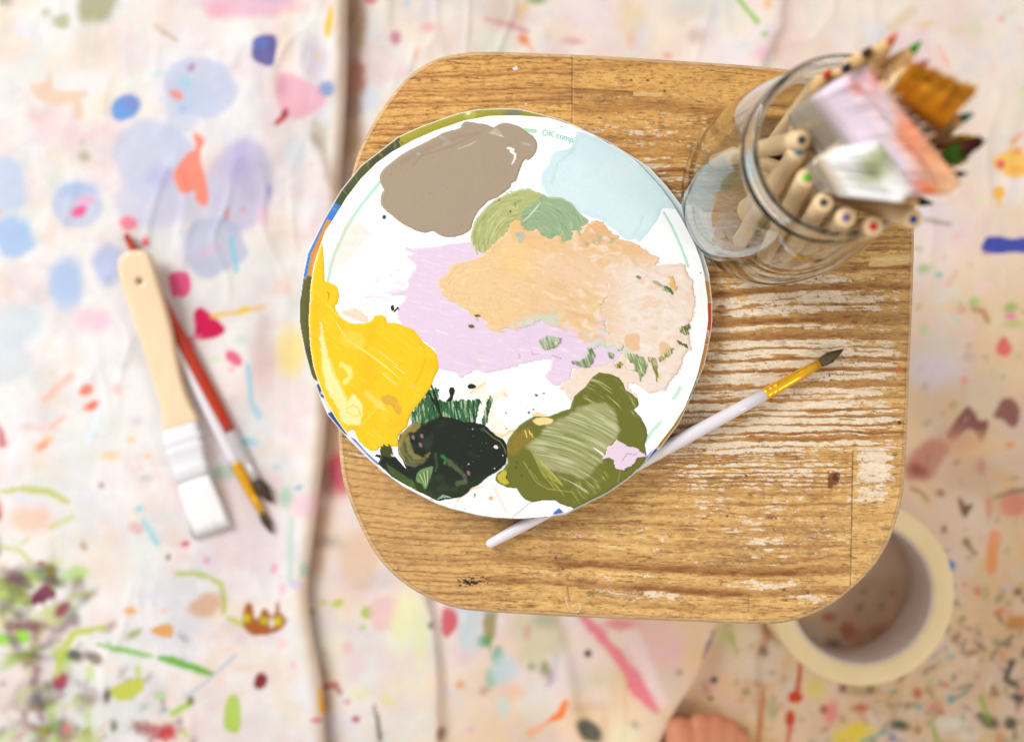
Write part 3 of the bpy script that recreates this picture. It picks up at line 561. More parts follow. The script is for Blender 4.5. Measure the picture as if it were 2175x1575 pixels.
# ------------------------------------------------------------------ stool
def Z(ox, oy, s, pts): return [(ox + x / s, oy + y / s) for x, y in pts]
out_px = [(975, 112), (1030, 108), (1110, 110), (1215, 114), (1330, 120), (1450, 128), (1560, 135), (1660, 144), (1740, 158), (1800, 184), (1860, 228), (1905, 280), (1932, 340), (1943, 410),
          (1944, 500), (1941, 620), (1936, 740), (1931, 860), (1927, 960), (1921, 1040), (1908, 1100), (1885, 1160), (1850, 1212), (1800, 1260), (1750, 1294), (1700, 1315), (1650, 1325), (1580, 1325),
          (1480, 1321), (1370, 1317), (1250, 1312), (1130, 1306), (1020, 1299), (960, 1290), (900, 1266), (850, 1234), (806, 1190), (770, 1130), (740, 1060), (724, 1000), (718, 920), (719, 820),
          (722, 700), (728, 580), (736, 470), (745, 380), (762, 320), (790, 262), (826, 208), (868, 160), (920, 126)]
outl = smooth_poly(out_px, 3)
STEP = 1.7
gx = np.arange(712, 1952, STEP); gy = np.arange(101, 1333, STEP)
X, Y = np.meshgrid(gx, gy)
S, NX, NY = sdf_poly(X, Y, outl, True)
# ring pattern
def profile(lines, lo, hi, n=6000):
    yy = np.linspace(lo, hi, n); v = np.zeros(n)
    for (p, wd, dk) in lines:
        d = yy - p
        v = np.maximum(v, dk * np.where(d < 0, np.exp(-(d / (wd * 1.5)) ** 2), np.exp(-(d / (wd * .5)) ** 2)))
    return yy, v
rg = random.Random(3)
def rnd_lines(y0, y1, sp, wd, dk):
    out = []; y = y0
    while y < y1:
        out.append((y, wd * rg.uniform(.6, 1.5), dk * rg.uniform(.55, 1.1))); y += sp * rg.uniform(.6, 1.5)
    return out
main = rnd_lines(-100, 330, 24, 6, .7) + rnd_lines(330, 560, 11, 3, .85)
for p, w_, k in [(575, 8, .8), (613, 9, .95), (648, 5, .6), (682, 14, .95), (718, 12, .85), (743, 3, .8), (766, 4, .8), (791, 5, .9), (823, 9, .8), (851, 5, .8), (873, 3, .9), (886, 3, .9), (905, 3, .9), (921, 3.5, .9), (934, 7, .8)]:
    main.append((p, w_, k))
main += rnd_lines(950, 1045, 9.5, 2.6, .85) + rnd_lines(1050, 1120, 15, 5, .75) + rnd_lines(1120, 1180, 26, 5, .6)
main += [(1195, 12, .9), (1238, 10, .95), (1275, 5, .5), (1300, 4, .6)]
main += rnd_lines(1310, 1800, 30, 6, .6)
py_, pv_ = profile(main, -150, 1800)
fine = rnd_lines(-100, 1500, 13, 2.6, .9); fy_, fv_ = profile(fine, -150, 1600)
ftop = rnd_lines(-100, 1500, 12, 3.0, .75); ty_, tv_ = profile(ftop, -150, 1600)
broad = rnd_lines(-100, 1500, 46, 9, .7); by_, bv_ = profile(broad, -150, 1600)
wob = 7 * fbm(X, Y * 2.0, 260, 3, 5) + 3.0 * fbm(X, Y * 3, 60, 3, 6) + 1.6 * fbm(X, Y * 2, 14, 2, 7)
t1 = np.clip((1700 - X) / 200, 0, 4)
wmain = Y - wob - 34 * np.exp(-((Y - 620) / 80.0) ** 2) * (0.6 * np.sin(np.clip(t1, 0, 1.7) * 1.1) - 0.9 * sstep(1.0, 1.6, t1)) \
        + (X - 1700) * -0.012 * sstep(950, 1050, Y) - 26 * sstep(1030, 1200, Y) * np.sin((X - 1150) / 330.0) * 0.8 + 0.012 * (X - 1700)
Rg = np.interp(wmain, py_, pv_)
Rt = np.interp(Y + wob * 1.2 + 0.02 * (X - 900), ty_, tv_)                # upper-left block
Rb = np.interp(Y * 0.8 + wob * 2 + 30 * np.sin((X - 1200) / 190.0) * sstep(300, 120, Y) - .05 * (X - 1200), by_, bv_)   # upper-right block
Rl = np.interp(Y + wob * 1.0 + 22 * ((X - 1000) / 260.0) ** 2 * (X < 1000), fy_, fv_)
mTL = (X < 1215 + 0 * Y) & (Y < 560); mTR = (X >= 1215) & (Y < 300)
mBR = (X > 1812 - (Y - 955) * 0.03) & (Y > 955)
Rg = Rg * (.70 + .5 * sstep(-.45, .35, fbm(X / 5, Y, 30, 3, 45))) + .55 * sstep(.18, .5, fbm((X + .02 * Y) / 16, wmain, 4.2, 3, 47)) * (1 - Rg)
R = np.where(mTL, Rt, Rg)
wtr = sstep(330, 250, Y) * (X >= 1215); R = R * (1 - wtr) + Rb * wtr
left = sstep(1080, 980, X) * (Y > 560); R = R * (1 - left) + Rl * left
Rbr = np.interp(Y * 0.9 + wob * 1.5 + 130, by_, bv_) * .6
R = np.where(mBR, Rbr, R)
# colour
tone = fbm(X / 5, Y, 34, 4, 30)
tone2 = fbm(X / 2.2, Y, 10, 3, 34)
fib = fbm(X / 9, Y, 2.4, 3, 38)
base = alb((219, 171, 103)) * np.ones(X.shape + (1,))
dark = alb((146, 88, 40)); goldc = alb((238, 192, 118)); grey = alb((168, 130, 84))
mot = fbm(X / 1.8, Y, 5, 4, 31, .6)
def mixc(a, b, t): t = np.clip(t, 0, 1)[..., None]; return a * (1 - t) + b * t
col = mixc(base, goldc, sstep(0.0, 0.6, tone) * .8 * (1 - .5 * R))
col = mixc(col, grey, sstep(0.1, 0.6, -tone) * .65)
col = mixc(col, alb((238, 196, 128)), sstep(.1, .5, mot) * .5)
col = mixc(col, alb((140, 96, 50)), sstep(.12, .55, -mot) * .48)
col = mixc(col, dark, R * (.85 + .25 * tone2))
col = mixc(col, alb((232, 190, 120)), sstep(0.15, .5, tone2) * .45 * (1 - R))
col = mixc(col, alb((104, 66, 34)), sstep(0.26, .55, fib) * .62)
col = mixc(col, alb((112, 70, 34)), sstep(.035, .0, np.abs(fbm(X / 14, wmain, 9, 3, 49))) * sstep(.0, .4, fbm(X / 3, Y, 40, 3, 50)) * .7)
col = mixc(col, alb((240, 204, 140)), sstep(0.30, .7, -fib) * .30)
# the warmer upper-left, the paler lower left
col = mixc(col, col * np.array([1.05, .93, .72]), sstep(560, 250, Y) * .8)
col = mixc(col, alb((196, 150, 96)), sstep(1150, 800, X) * sstep(850, 1000, Y) * .45 * (1 - R))
# dirt pits
pit = vnoise(X / 3.4, Y / 2.4, 90); pitm = (pit > 0.875) * sstep(-.1, .5, fbm(X, Y, 60, 3, 91))
# white paint remnants
dens = np.zeros(X.shape)
def dpat(cx, cy, rx, ry, a):
    global dens
    dens = np.maximum(dens, a * np.exp(-(np.abs((X - cx) / rx) ** 3 + np.abs((Y - cy) / ry) ** 3)))
dpat(1640, 1090, 230, 120, .30); dpat(1700, 640, 230, 70, .82); dpat(1690, 790, 225, 120, .98); dpat(1740, 900, 200, 60, .95); dpat(1560, 940, 190, 70, .85); dpat(1640, 1000, 200, 50, .58); dpat(1480, 880, 110, 90, .8); dpat(1450, 690, 120, 90, .62)
dpat(1858, 990, 42, 48, .95); dpat(1850, 1050, 40, 22, .7); dpat(1420, 430, 120, 130, .60); dpat(1330, 300, 110, 50, .36); dpat(1600, 1070, 240, 40, .34); dpat(1600, 1200, 130, 30, .30)
dpat(1430, 1255, 95, 22, .62); dpat(1620, 1245, 90, 20, .66); dpat(1720, 1265, 50, 20, .6); dpat(1640, 1152, 60, 22, .5); dpat(1300, 1150, 240, 60, .20); dpat(780, 965, 46, 10, .66); dpat(1420, 260, 200, 50, .30); dpat(1530, 520, 60, 60, .55)
dpat(1400, 1240, 300, 40, .26); dpat(1480, 1010, 90, 40, .55)
dens = dens * (1 - sstep(1900, 1925, X + 8 * fbm(X, Y, 20, 2, 95)) * .6)
fl_n = 0.5 + 0.80 * fbm(X / 3.4, Y, 5, 5, 100, .68) + .25 * fbm(X, Y, 40, 3, 105)
ww = dens * 1.06 - R * 1.5 * sstep(.2, .6, R) - 0.07
paint = sstep(0.0, 0.10, ww - (1 - fl_n) * .95 + .06)
crk = np.abs(fbm(X / 1.3, Y, 9, 3, 110)); paint = paint * (1 - .55 * sstep(.035, .01, crk)) * sstep(.01, .05, dens)
paint = paint * (1 - pitm)
col = mixc(col, alb((236, 217, 192)) * (1 + .10 * tone2[..., None] + .08 * mot[..., None]), paint * .93)
col = mixc(col, alb((84, 62, 42)), pitm * .75 * (0.35 + .65 * (dens > .3)))
# seams between glued blocks
def seam(x0, y0, x1, y1, wd=1.3, a=.75):
    global col, Hh
    L = math.hypot(x1 - x0, y1 - y0); t = np.clip(((X - x0) * (x1 - x0) + (Y - y0) * (y1 - y0)) / L ** 2, 0, 1)
    d = np.hypot(X - x0 - t * (x1 - x0), Y - y0 - t * (y1 - y0))
    m = sstep(wd * 1.6, wd * .3, d); col = mixc(col, alb((96, 62, 34)), m * a); Hh = Hh - .00025 * m
Hh = 0.00030 * R * (1 - paint) + 0.00012 * paint + 0.00008 * tone2 - .0002 * pitm
seam(1216, 108, 1215, 262, 1.2, .55); seam(1216, 188, 1345, 196, 1.6, .6); seam(1812, 955, 1806, 1262, 1.5, .65); seam(1812, 957, 1925, 960, 1.2, .4); seam(718, 926, 738, 928, 1.8, .8); seam(1600, 1285, 1640, 1287, 1.2, .5); seam(1590, 1262, 1590, 1298, 1.2, .4); seam(1640, 592, 1640, 600, 1, .2); seam(1205, 1245, 1210, 1275, 1.3, .5); seam(1490, 148, 1600, 160, 1.2, .6)
seam(1216, 110, 1216, 112, 1, 0)
col = mixc(col, alb((150, 96, 40)), .55 * ((np.abs(Y - 192 - (X - 1216) * .05) < 5) & (X > 1216) & (X < 1345)))
col = mixc(col, alb((238, 202, 140)), .6 * ((np.abs(Y - 199 - (X - 1345) * .04) < 4) & (X > 1345) & (X < 1406)))
col = mixc(col, alb((246, 208, 142)), .8 * sstep(-2, 2, sdf_poly(X, Y, [(1850, 545), (1935, 540), (1937, 558), (1880, 566), (1845, 566)]) + 2 * fib))
FW = Field(X, Y, (0, 0, 0)); FW.c = col
FW.ell(1772, 1018, 13, 12, (112, 52, 18), .9, 0, 3, .7); FW.ell(1775, 1012, 7, 9, (82, 34, 12), .8, 0, 2, .6)
FW.ell(1094, 145, 5, 4, (236, 226, 232), .95, -20, 1, .3); FW.ell(1117, 221, 2.5, 2, (236, 226, 215), .9, 0, .8); FW.ell(1902, 965, 5, 4, (110, 115, 105), .85, 0, 1); FW.ell(1910, 897, 4, 4, (60, 50, 35), .9, 0, 1); FW.ell(1908, 783, 10, 4, (228, 110, 60), .7, 0, 2)
for x, y in [(1584, 1010), (1545, 1095), (1341, 170), (1376, 171), (1412, 193), (1716, 1258), (1665, 1250), (1180, 1184), (1195, 1208)]: FW.ell(x, y, 3.5, 2.6, (78, 58, 40), .85, 0, 1, .4)
for cx, cy, rx in [(1262, 1258, 22), (1235, 1232, 26), (1195, 1183, 20), (1660, 740 - 10, 14), (1870, 1150, 18), (1880, 1122, 14)]: FW.ell(cx, cy, rx, 5, (96, 70, 46), .6, 4, 3, .8, fade=.6)
# black scuffed paint mark, dry on the ridges
sl = FW.sub(965, 1060, 1215, 1255); xx, yy = X[sl], Y[sl]
b_ = sstep(.0, .12, (1 - np.hypot((xx - 1003) / 33, (yy - 1236) / 12)) * .8 - .20 + .95 * fbm(xx / 2.2 + yy * .3, yy, 3.6, 3, 120))
FW.mix(sl, (30, 26, 22), b_ * .95)
col = FW.c
# rounded edge and end grain band
r = 11.0
dd = np.clip(S, 0, r); eh = -(r - np.sqrt(np.maximum(r * r - (r - dd) ** 2, 0))) / 4500 * 0.8
col = mixc(col, alb((208, 176, 132)) * (1 + .2 * tone2[..., None]), sstep(11, 5, S + 2 * fib) * .75)
col = mixc(col, alb((120, 84, 52)), sstep(2.0, .5, np.abs(S - 10 + 2.5 * fbm(X, Y, 30, 2, 130))) * .35)
Hh = Hh * sstep(0, 8, S) + eh
keep_v = S > -STEP * 1.45
inside = S < 0
Xs = np.where(inside, NX, X); Ys = np.where(inside, NY, Y)
kf = keep_v[:-1, :-1] & keep_v[1:, :-1] & keep_v[1:, 1:] & keep_v[:-1, 1:]
ds = (CAMZ - STZ) / FPX
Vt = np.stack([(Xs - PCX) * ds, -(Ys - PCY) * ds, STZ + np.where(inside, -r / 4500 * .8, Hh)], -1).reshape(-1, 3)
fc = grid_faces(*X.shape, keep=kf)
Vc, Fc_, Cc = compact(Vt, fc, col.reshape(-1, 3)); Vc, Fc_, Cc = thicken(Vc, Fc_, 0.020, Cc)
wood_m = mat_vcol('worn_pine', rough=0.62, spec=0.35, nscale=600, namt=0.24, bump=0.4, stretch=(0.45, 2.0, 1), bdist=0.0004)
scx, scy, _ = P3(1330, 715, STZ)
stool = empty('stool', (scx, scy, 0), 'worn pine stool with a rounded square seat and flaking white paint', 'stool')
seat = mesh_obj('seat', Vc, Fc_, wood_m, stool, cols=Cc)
leg_m = mat_flat('leg_pine', (196, 150, 98), 0.6, nscale=60, noise=.16, stretch=(6, 6, .5), bump=.2)
for sx in (-1, 1):
    for sy in (-1, 1):
        x, y = scx + sx * 0.085, scy + sy * 0.085
        b0 = 0.016; secs = []
        for z, q in ((0.002, .72), (0.006, .8), (0.12, .9), (0.2535, 1.0)):
            k = b0 * q; c = 0.3 * k
            ring = [(k, k - c), (k - c, k), (-k + c, k), (-k, k - c), (-k, -k + c), (-k + c, -k), (k - c, -k), (k, -k + c)]
            secs.append(np.array([(x + a, y + b, z) for a, b in ring]))
        v, f = loft(secs); mesh_obj('leg', v, f, leg_m, stool, smooth=False)
# hair-thin fibre caught on the lower edge
def wire(pts, rad, name, mat, parent=None, n=6, **k):
    P = [Vector(p) for p in pts]; secs = []
    for i, p in enumerate(P):
        d = (P[min(i + 1, len(P) - 1)] - P[max(i - 1, 0)]); d, s, t = frame(d)
        secs.append(np.array([tuple(p + s * rad * math.cos(a) + t * rad * math.sin(a)) for a in [2 * math.pi * q / n for q in range(n)]]))
    v, f = loft(secs); return mesh_obj(name, v, f, mat, parent, **k)
fib_px = [(1203, 1268), (1206, 1285), (1214, 1297), (1224, 1300), (1231, 1294), (1233, 1286), (1228, 1281)]
sp = smooth_poly(fib_px, 4)[:25]
o = wire([P3(x, y, STZ + 0.0012) for x, y in sp], 0.00013, 'hair_strand', mat_flat('hair_white', (240, 228, 210), .5), loc=P3(1215, 1290, STZ))
tag(o, 'curled white hair lying near the lower edge of the stool seat', 'hair')

# ------------------------------------------------------------------ brush under the palette
def handle_mat(name, col, rough=.3, coat=.4): return mat_flat(name, col, rough, nscale=120, noise=.04, coat=coat)
def round_brush(label, group, ptip, tail, z0, ztail, fpx0, fpx1, tippx, zf, radii, fr, hm, fm, bm, br, seed, specks=None, cat='paintbrush', flat=1.0, bprof=None):
    """tail = handle end px, fpx0 = ferrule start px, fpx1 = ferrule end px, tippx = bristle tip px"""
    a = V(*tail, ztail); b = V(*fpx0, zf); c = V(*fpx1, zf); d = V(*tippx, zf - .0008)
    root = empty('paintbrush', tuple(a.lerp(b, .5)), label, cat, group)
    L = (b - a).length
    r0 = radii[0][1]
    prof = [(-.0 + r0 * (1 - math.cos(q)) / L - r0 / L, max(r0 * math.sin(q), 1e-5)) for q in np.linspace(0.05, math.pi / 2, 7)]
    prof = [(t + r0 / L, r) for t, r in prof] + [(t, r) for t, r in radii[1:]]
    ext = (c - b).normalized()
    v, f = tube(a, b, prof, 24); mesh_obj('handle', v, f, hm, root)
    f0, f1 = fr
    pr = [(-.02, f0 * .99), (0, f0 * 1.05), (.04, f0 * 1.06), (.07, f0 * .98), (.10, f0 * 1.06), (.13, f0 * 1.06), (.16, f0 * .98), (.19, f0 * 1.07), (.22, f0 * 1.07), (.25, f0 * .99), (.5, f0 * .9 + f1 * .1), (1.0, f1), (1.0, f1 * .8)]
    v, f = tube(b, c, pr, 28); mesh_obj('ferrule', v, f, fm, root)
    rng = random.Random(seed)
    core = bprof or [(-.05, f1 * .85), (.0, f1 * .9), (.25, br), (.5, br * .9), (.75, br * .5), (.92, br * .22), (1.0, br * .05)]
    cv, cf = tube(c, d, core, 16)
    dd_, s_, t_ = frame(d - c); Lb = (d - c).length
    ang = [rng.uniform(0, 6.28) for _ in range(110)]; rr = [math.sqrt(rng.random()) for _ in range(110)]; le = [rng.uniform(.72, 1.04) for _ in range(110)]
    def ro(k): return c + s_ * (f1 * .8 * rr[k] * math.cos(ang[k])) + t_ * (f1 * .8 * rr[k] * math.sin(ang[k]))
    def mi(k): return c.lerp(d, .45) + s_ * (br * 1.03 * rr[k] * math.cos(ang[k])) + t_ * (br * 1.03 * rr[k] * math.sin(ang[k]))
    def ti(k): return c.lerp(d, le[k]) + s_ * (br * .28 * rr[k] * math.cos(ang[k])) + t_ * (br * .28 * rr[k] * math.sin(ang[k]))
    v, f = join([(cv, cf), strands(rng, 110, ro, mi, .00016, .00016, 2), strands(rng, 110, mi, ti, .00016, .00005, 2)])
    mesh_obj('bristles', v, f, bm, root)
    for (px, py, rad_, cname, cc) in (specks or []):
        pass
    return root
white_h = handle_mat('white_lacquer', (236, 230, 236), .28)
gold_f = mat_flat('brass_ferrule', (255, 192, 40), 0.30, metal=.6, noise=.05, nscale=400)
hair_b = mat_flat('olive_bristle', (84, 66, 28), .5, nscale=900, noise=.25)
hair_br = mat_flat('brown_bristle', (70, 52, 34), .6, nscale=900, noise=.25)
zb = STZ + 0.0041
round_brush('small white handled brush with gold ferrule lying on the stool partly under the palette', None, None, (1033, 1158), 0, STZ + .0026, (1627, 836), (1740, 772), (1790, 743), zb,
            [(0, .0022), (.10, .0027), (.30, .0031), (.55, .0034), (.72, .0033), (.9, .0029), (1.0, .0027)], (.0027, .0021), white_h, gold_f, hair_b, .0026, 5)

# ------------------------------------------------------------------ palette discs
# plane resting on the brush (lower right) and on the stool (upper left)
n_px = Vector((-.475, -.88)); 
pa = V(1300, 1010, STZ); gxd, gyd = -.475, .88           # world direction towards the upper left
lift_b, lift_a = 0.0082, 0.0012; dist_ab = 0.185
slope = (lift_a - lift_b) / dist_ab
PA, PB = slope * gxd, slope * gyd
PZ0 = STZ + lift_b - (PA * pa.x + PB * pa.y)
def on_plane(px, py, h):
    """point on the palette plane + h"""
    Xr = (px - PCX) / FPX; Yr = -(py - PCY) / FPX
    d = (CAMZ - PZ0 - h) / (1 + PA * Xr + PB * Yr)
    return np.stack([Xr * d, Yr * d, CAMZ - d], -1)
lower_px = [(1062, 230.5), (1100, 231.4), (1126, 236.6), (1193, 254), (1221, 266), (1288, 298), (1343, 332), (1379, 355), (1416, 395), (1449, 438), (1477, 489), (1489, 520), (1497, 550), (1506, 581), (1513, 640), (1513, 680), (1511, 702), (1504, 739), (1496, 777), (1479, 815),
            (1461, 859), (1441, 901), (1400, 955), (1371, 983), (1335, 1017), (1290, 1048), (1228, 1079), (1201, 1092), (1167, 1098), (1101, 1102), (1050, 1099), (1016, 1094.5), (955, 1079.5), (925, 1068.5), (858, 1034), (815, 1003), (778, 970), (742, 934), (721, 911), (696, 881), (681, 847),
            (669, 814), (660, 795), (647, 747), (638, 701), (635, 680), (635, 640), (638, 627), (644, 581), (653, 538), (666, 511), (690, 462), (724, 404), (766, 352), (809, 319), (845, 291), (888, 271), (931, 255), (977, 239.6), (1016, 232)]
upper_px = [(1041, 246), (1100, 245), (1140, 248), (1166, 250), (1193, 258), (1222, 270), (1260, 286), (1290, 304), (1320, 321), (1349, 341), (1375, 368), (1404, 400), (1428, 433), (1446, 461), (1464, 495), (1477, 521), (1488, 552), (1496, 582), (1503, 636), (1504, 680), (1502, 700), (1495, 740), (1484, 787),
            (1474, 818), (1454, 866), (1430, 904), (1406, 935), (1371, 980), (1334, 1014), (1290, 1045), (1228, 1076), (1201, 1089), (1167, 1096), (1101, 1100.5), (1050, 1098), (1016, 1093), (955, 1078), (925, 1067), (858, 1032), (815, 1001), (780, 968), (748, 934), (736, 920), (712, 885), (694, 854),
            (679, 817), (666, 777), (659, 731), (656.5, 680), (660, 612), (666, 566), (678, 529), (690, 492), (708, 465), (736, 419), (766, 380), (800, 346), (833, 322), (879, 297), (925, 277), (986, 256)]
lower_p = np.array(lower_px); upper_p = np.array(upper_px)
def disc(name, poly, h, painter, base, thick, parent, step=1.7):
    gx = np.arange(poly[:, 0].min() - 4, poly[:, 0].max() + 4, step); gy = np.arange(poly[:, 1].min() - 4, poly[:, 1].max() + 4, step)
    X, Y = np.meshgrid(gx, gy); S, NX, NY = sdf_poly(X, Y, poly, True)
    Fd = Field(X, Y, base); painter(Fd, S)
    ins = S < 0; Xs = np.where(ins, NX, X); Ys = np.where(ins, NY, Y); kv = S > -step * 1.45
    kf = kv[:-1, :-1] & kv[1:, :-1] & kv[1:, 1:] & kv[:-1, 1:]
    Vt = on_plane(Xs, Ys, h + 0.00004 * fbm(X, Y, 60, 3, 140)).reshape(-1, 3)
    Vc, Fx, Cc = compact(Vt, grid_faces(*X.shape, keep=kf), Fd.c.reshape(-1, 3))
    Vc, Fx, Cc = thicken(Vc, Fx, thick, Cc)
    o = mesh_obj(name, Vc, Fx, paper_m, parent, cols=Cc)
    return o
paper_m = mat_vcol('coated_card', rough=0.5, spec=0.4, nscale=1500, namt=0.035, bump=0.08)
def zA(p): return Z(620, 200, 3.281, p)
def zB(p): return Z(1050, 200, 3.281, p)
def zC(p): return Z(620, 640, 3.281, p)
def zD(p): return Z(1050, 640, 2.9167, p)
def paint_lower(Fd, S):
    X, Y = Fd.X, Fd.Y
    ang = (np.degrees(np.arctan2(X - 1075, -(Y - 667))) + 360) % 360      # clockwise from the top
    def arc(a0, a1, col, a=1, s=.5): 
        d = ((ang + fbm(X, Y, 18, 3, 150) * 2 - a0) % 360); wdt = (a1 - a0) % 360
        m = sstep(0, s, d) * sstep(wdt, wdt - s, d); Fd.mix(slice(None), col, m * a)
    arc(326, 18, (168, 160, 42)); arc(350, 14, (152, 146, 44), .5, 6); arc(358, 6, (70, 105, 130), .5, 3)
    arc(301, 328, (72, 78, 36)); arc(306, 320, (92, 92, 44), .6, 4); arc(300, 306, (60, 80, 60), .7, 2)
    arc(280.5, 301, (60, 128, 208)); arc(284, 303, (60, 128, 208), 1)
    mm = ((ang > 279) & (ang < 298) & (S < 26) & (S > 9 - (ang - 280) * .2)); Fd.mix(slice(None), (222, 150, 52), mm * 1.0)
    mm = ((ang > 281) & (ang < 290) & (S < 26) & (S > 15)); Fd.mix(slice(None), (232, 165, 130), mm * .9)
    arc(250.5, 281, (96, 94, 38)); arc(254, 262, (66, 72, 36), .7, 3)
    arc(246, 250, (52, 84, 150)); arc(240, 246.5, (238, 238, 240)); arc(233.5, 241, (24, 78, 160)); arc(200, 233, (238, 238, 240))
    arc(18, 22, (242, 236, 215)); arc(22, 32, (22, 62, 128)); arc(32, 79, (206, 226, 230)); arc(76, 82, (236, 212, 196), .7, 2); arc(80, 87, (226, 170, 66)); arc(87, 95, (238, 92, 44)); arc(95, 97.5, (232, 160, 60)); arc(97, 99, (238, 110, 50)); arc(99, 109, (228, 168, 76))
    arc(109, 116, (40, 78, 56)); arc(116, 131, (216, 160, 40)); arc(131, 137, (30, 100, 190)); arc(137, 200, (240, 240, 240))
    Fd.ell(998, 243, 13, 10, (190, 182, 84), .85, 0, 2, .1); Fd.ell(994, 240, 5, 4, (232, 232, 190), .9, 0, 1.5)
    for a0 in range(300, 346, 5):
        arc(a0 + 1.3, a0 + 2.1, (178, 172, 72), .35, .4)
    Fd.mix(slice(None), (244, 240, 232), sstep(2.4, 1.0, S) * .95)      # cut white card edge
def paint_upper(Fd, S):
    X, Y = Fd.X, Fd.Y
    Fd.mix(slice(None), (236, 232, 226), sstep(.05, .6, fbm(X, Y, 130, 4, 145)) * .35); Fd.mix(slice(None), (226, 238, 244), sstep(60, 0, S) * sstep(500, 200, Y) * .3)
    def ringline(pts, wd, a=.8): Fd.line(pts, wd, (158, 218, 182), a, 1.0, .12, rs=6)
    ringline(zA([(625, 600), (560, 680), (490, 765), (420, 865), (370, 950), (330, 1040), (295, 1120), (268, 1210), (250, 1315)]), 6.5)
    ringline(zB([(1182, 825), (1230, 905), (1275, 1000), (1310, 1085), (1352, 1200)]), 5)
    ringline(zB([(200, 250), (285, 258)]), 8, .9)
    ringline(zD([(1150, 535), (1135, 570), (1112, 600)]), 8, .6); ringline(zD([(1028, 748), (985, 795), (935, 862)]), 7.5, .6)
    ringline(zA([(340, 1395), (430, 1365), (520, 1355), (600, 1350)]), 4, .3)
    Fd.poly(zA([(380, 875), (435, 862), (548, 965), (480, 1060), (430, 1110), (340, 1228), (250, 1200), (250, 1160), (330, 1010)]), (226, 206, 180), .62, 1.5, 3, 6, fade=.5, smooth=False)
    Fd.ell(816, 461, 4.2, 4.6, (36, 36, 32), 1, 0, .8, .05)
    # warm thin washes of old paint between the blobs
    Fd.poly(zC([(1250, 560), (1340, 560), (1380, 640), (1480, 600), (1500, 660), (1420, 700), (1440, 800), (1500, 880), (1540, 900), (1570, 940), (1480, 960), (1400, 900), (1340, 820), (1300, 700), (1220, 630)]), (250, 226, 190), .75, 3, 6, 10, fade=.7)
    Fd.line(zC([(1240, 645), (1300, 600), (1350, 565)]), 3.5, (246, 190, 96), .6, 1.5, .5); Fd.line(zC([(1400, 915), (1470, 940), (1520, 905), (1570, 900)]), 5, (240, 190, 100), .7, 1.5, .5); Fd.line(zC([(1480, 640), (1495, 665)]), 5, (246, 190, 96), .6, 1.5, .5)
    Fd.line(zC([(1150, 1390), (1220, 1310), (1330, 1290)]), 4, (240, 190, 60), .7, 1, .5)
    Fd.poly(zC([(1395, 1270), (1430, 1300), (1460, 1370), (1510, 1480), (1480, 1460), (1420, 1340)]), (244, 210, 188), .7, 1.5, 3, 8, fade=.4)
    Fd.ell(*zC([(1387, 1368)])[0], 4.5, 5, (222, 168, 60), .85, 0, 1.2, .3); Fd.line(zC([(1270, 1365), (1276, 1340)]), 3, (110, 104, 40), .95, .8)
    Fd.line(zD([(112, 1337), (230, 1240)]), 1.4, (120, 106, 40), .9, .7, .1); Fd.ell(*zC([(1205, 1448)])[0], 1.5, 1.2, (100, 96, 50), .9, 0, .5)
    for x, y in [(1493, 777), (1495, 885)]: Fd.ell(*zC([(x, y)])[0], 2.0, 2.0, (112, 110, 50), .9, 0, .7)
    for x, y, r_ in [(260, 580, 3.4), (307, 568, 2), (215, 688, 3), (242, 668, 2.6), (72, 690, 1.8), (240, 436, 1), (150, 800, 2)]: Fd.ell(*zD([(x, y)])[0], r_, r_ * .9, (70, 72, 34), .95, 0, .7)
    Fd.ell(*zD([(202, 652)])[0], 2, 2, (210, 190, 220), .8, 0, .7)
    Fd.poly(zD([(232, 700), (260, 685), (300, 690), (330, 706), (300, 712), (250, 716)]), (240, 190, 70), .8, 1, 2, 6, fade=.5)
    Fd.ell(*zB([(1437, 1245)])[0], 1.4, 1.4, (20, 20, 20), 1, 0, .5); Fd.ell(*zB([(1394, 1143)])[0], 1.2, 1.2, (200, 170, 160), .8, 0, .6); Fd.ell(*zB([(466, 226)])[0], 2.4, 2, (205, 180, 160), .9, 0, .7); Fd.ell(*zB([(270, 640)])[0], 2.6, 2.4, (235, 200, 220), .8, 0, .8)
    for x, y, r_ in [(742, 1228, 3), (696, 1260, 3), (590, 1300, 4), (705, 1030, 1.5), (750, 1110, 1.6), (416, 1412, 1.5)]: Fd.ell(*zA([(x, y)])[0], r_, r_, (226, 196, 214), .7, 0, 1)
    # blue and grey remnants on the cut edge
    Fd.poly(zC([(398, 938), (440, 958), (520, 1050), (605, 1125), (590, 1150), (520, 1085)]), (74, 108, 186), .97, .8, .5, smooth=False)
    Fd.poly(zC([(225, 640), (262, 690), (340, 820), (318, 812), (240, 690)]), (140, 136, 134), .95, .8, .5, smooth=False)
    Fd.poly(zC([(243, 735), (258, 736), (350, 900), (330, 880)]), (26, 66, 150), .97, .8, .3, smooth=False)
    Fd.poly(zC([(925, 1366), (975, 1375), (1012, 1412), (960, 1395)]), (22, 92, 190), .97, .8, .3, smooth=False)
    Fd.poly(zD([(358, 1328), (372, 1300), (402, 1278), (425, 1300), (440, 1320), (400, 1326)]), (22, 100, 188), .97, .8, .3, smooth=False)
    Fd.poly(zD([(1012, 895), (985, 945), (940, 992), (930, 980), (965, 935)]), (30, 100, 190), .97, .8, .3, smooth=False)
    Fd.poly(zC([(395, 900), (425, 890), (445, 950), (400, 935)]), (246, 246, 246), .95, .8, .3, smooth=False)
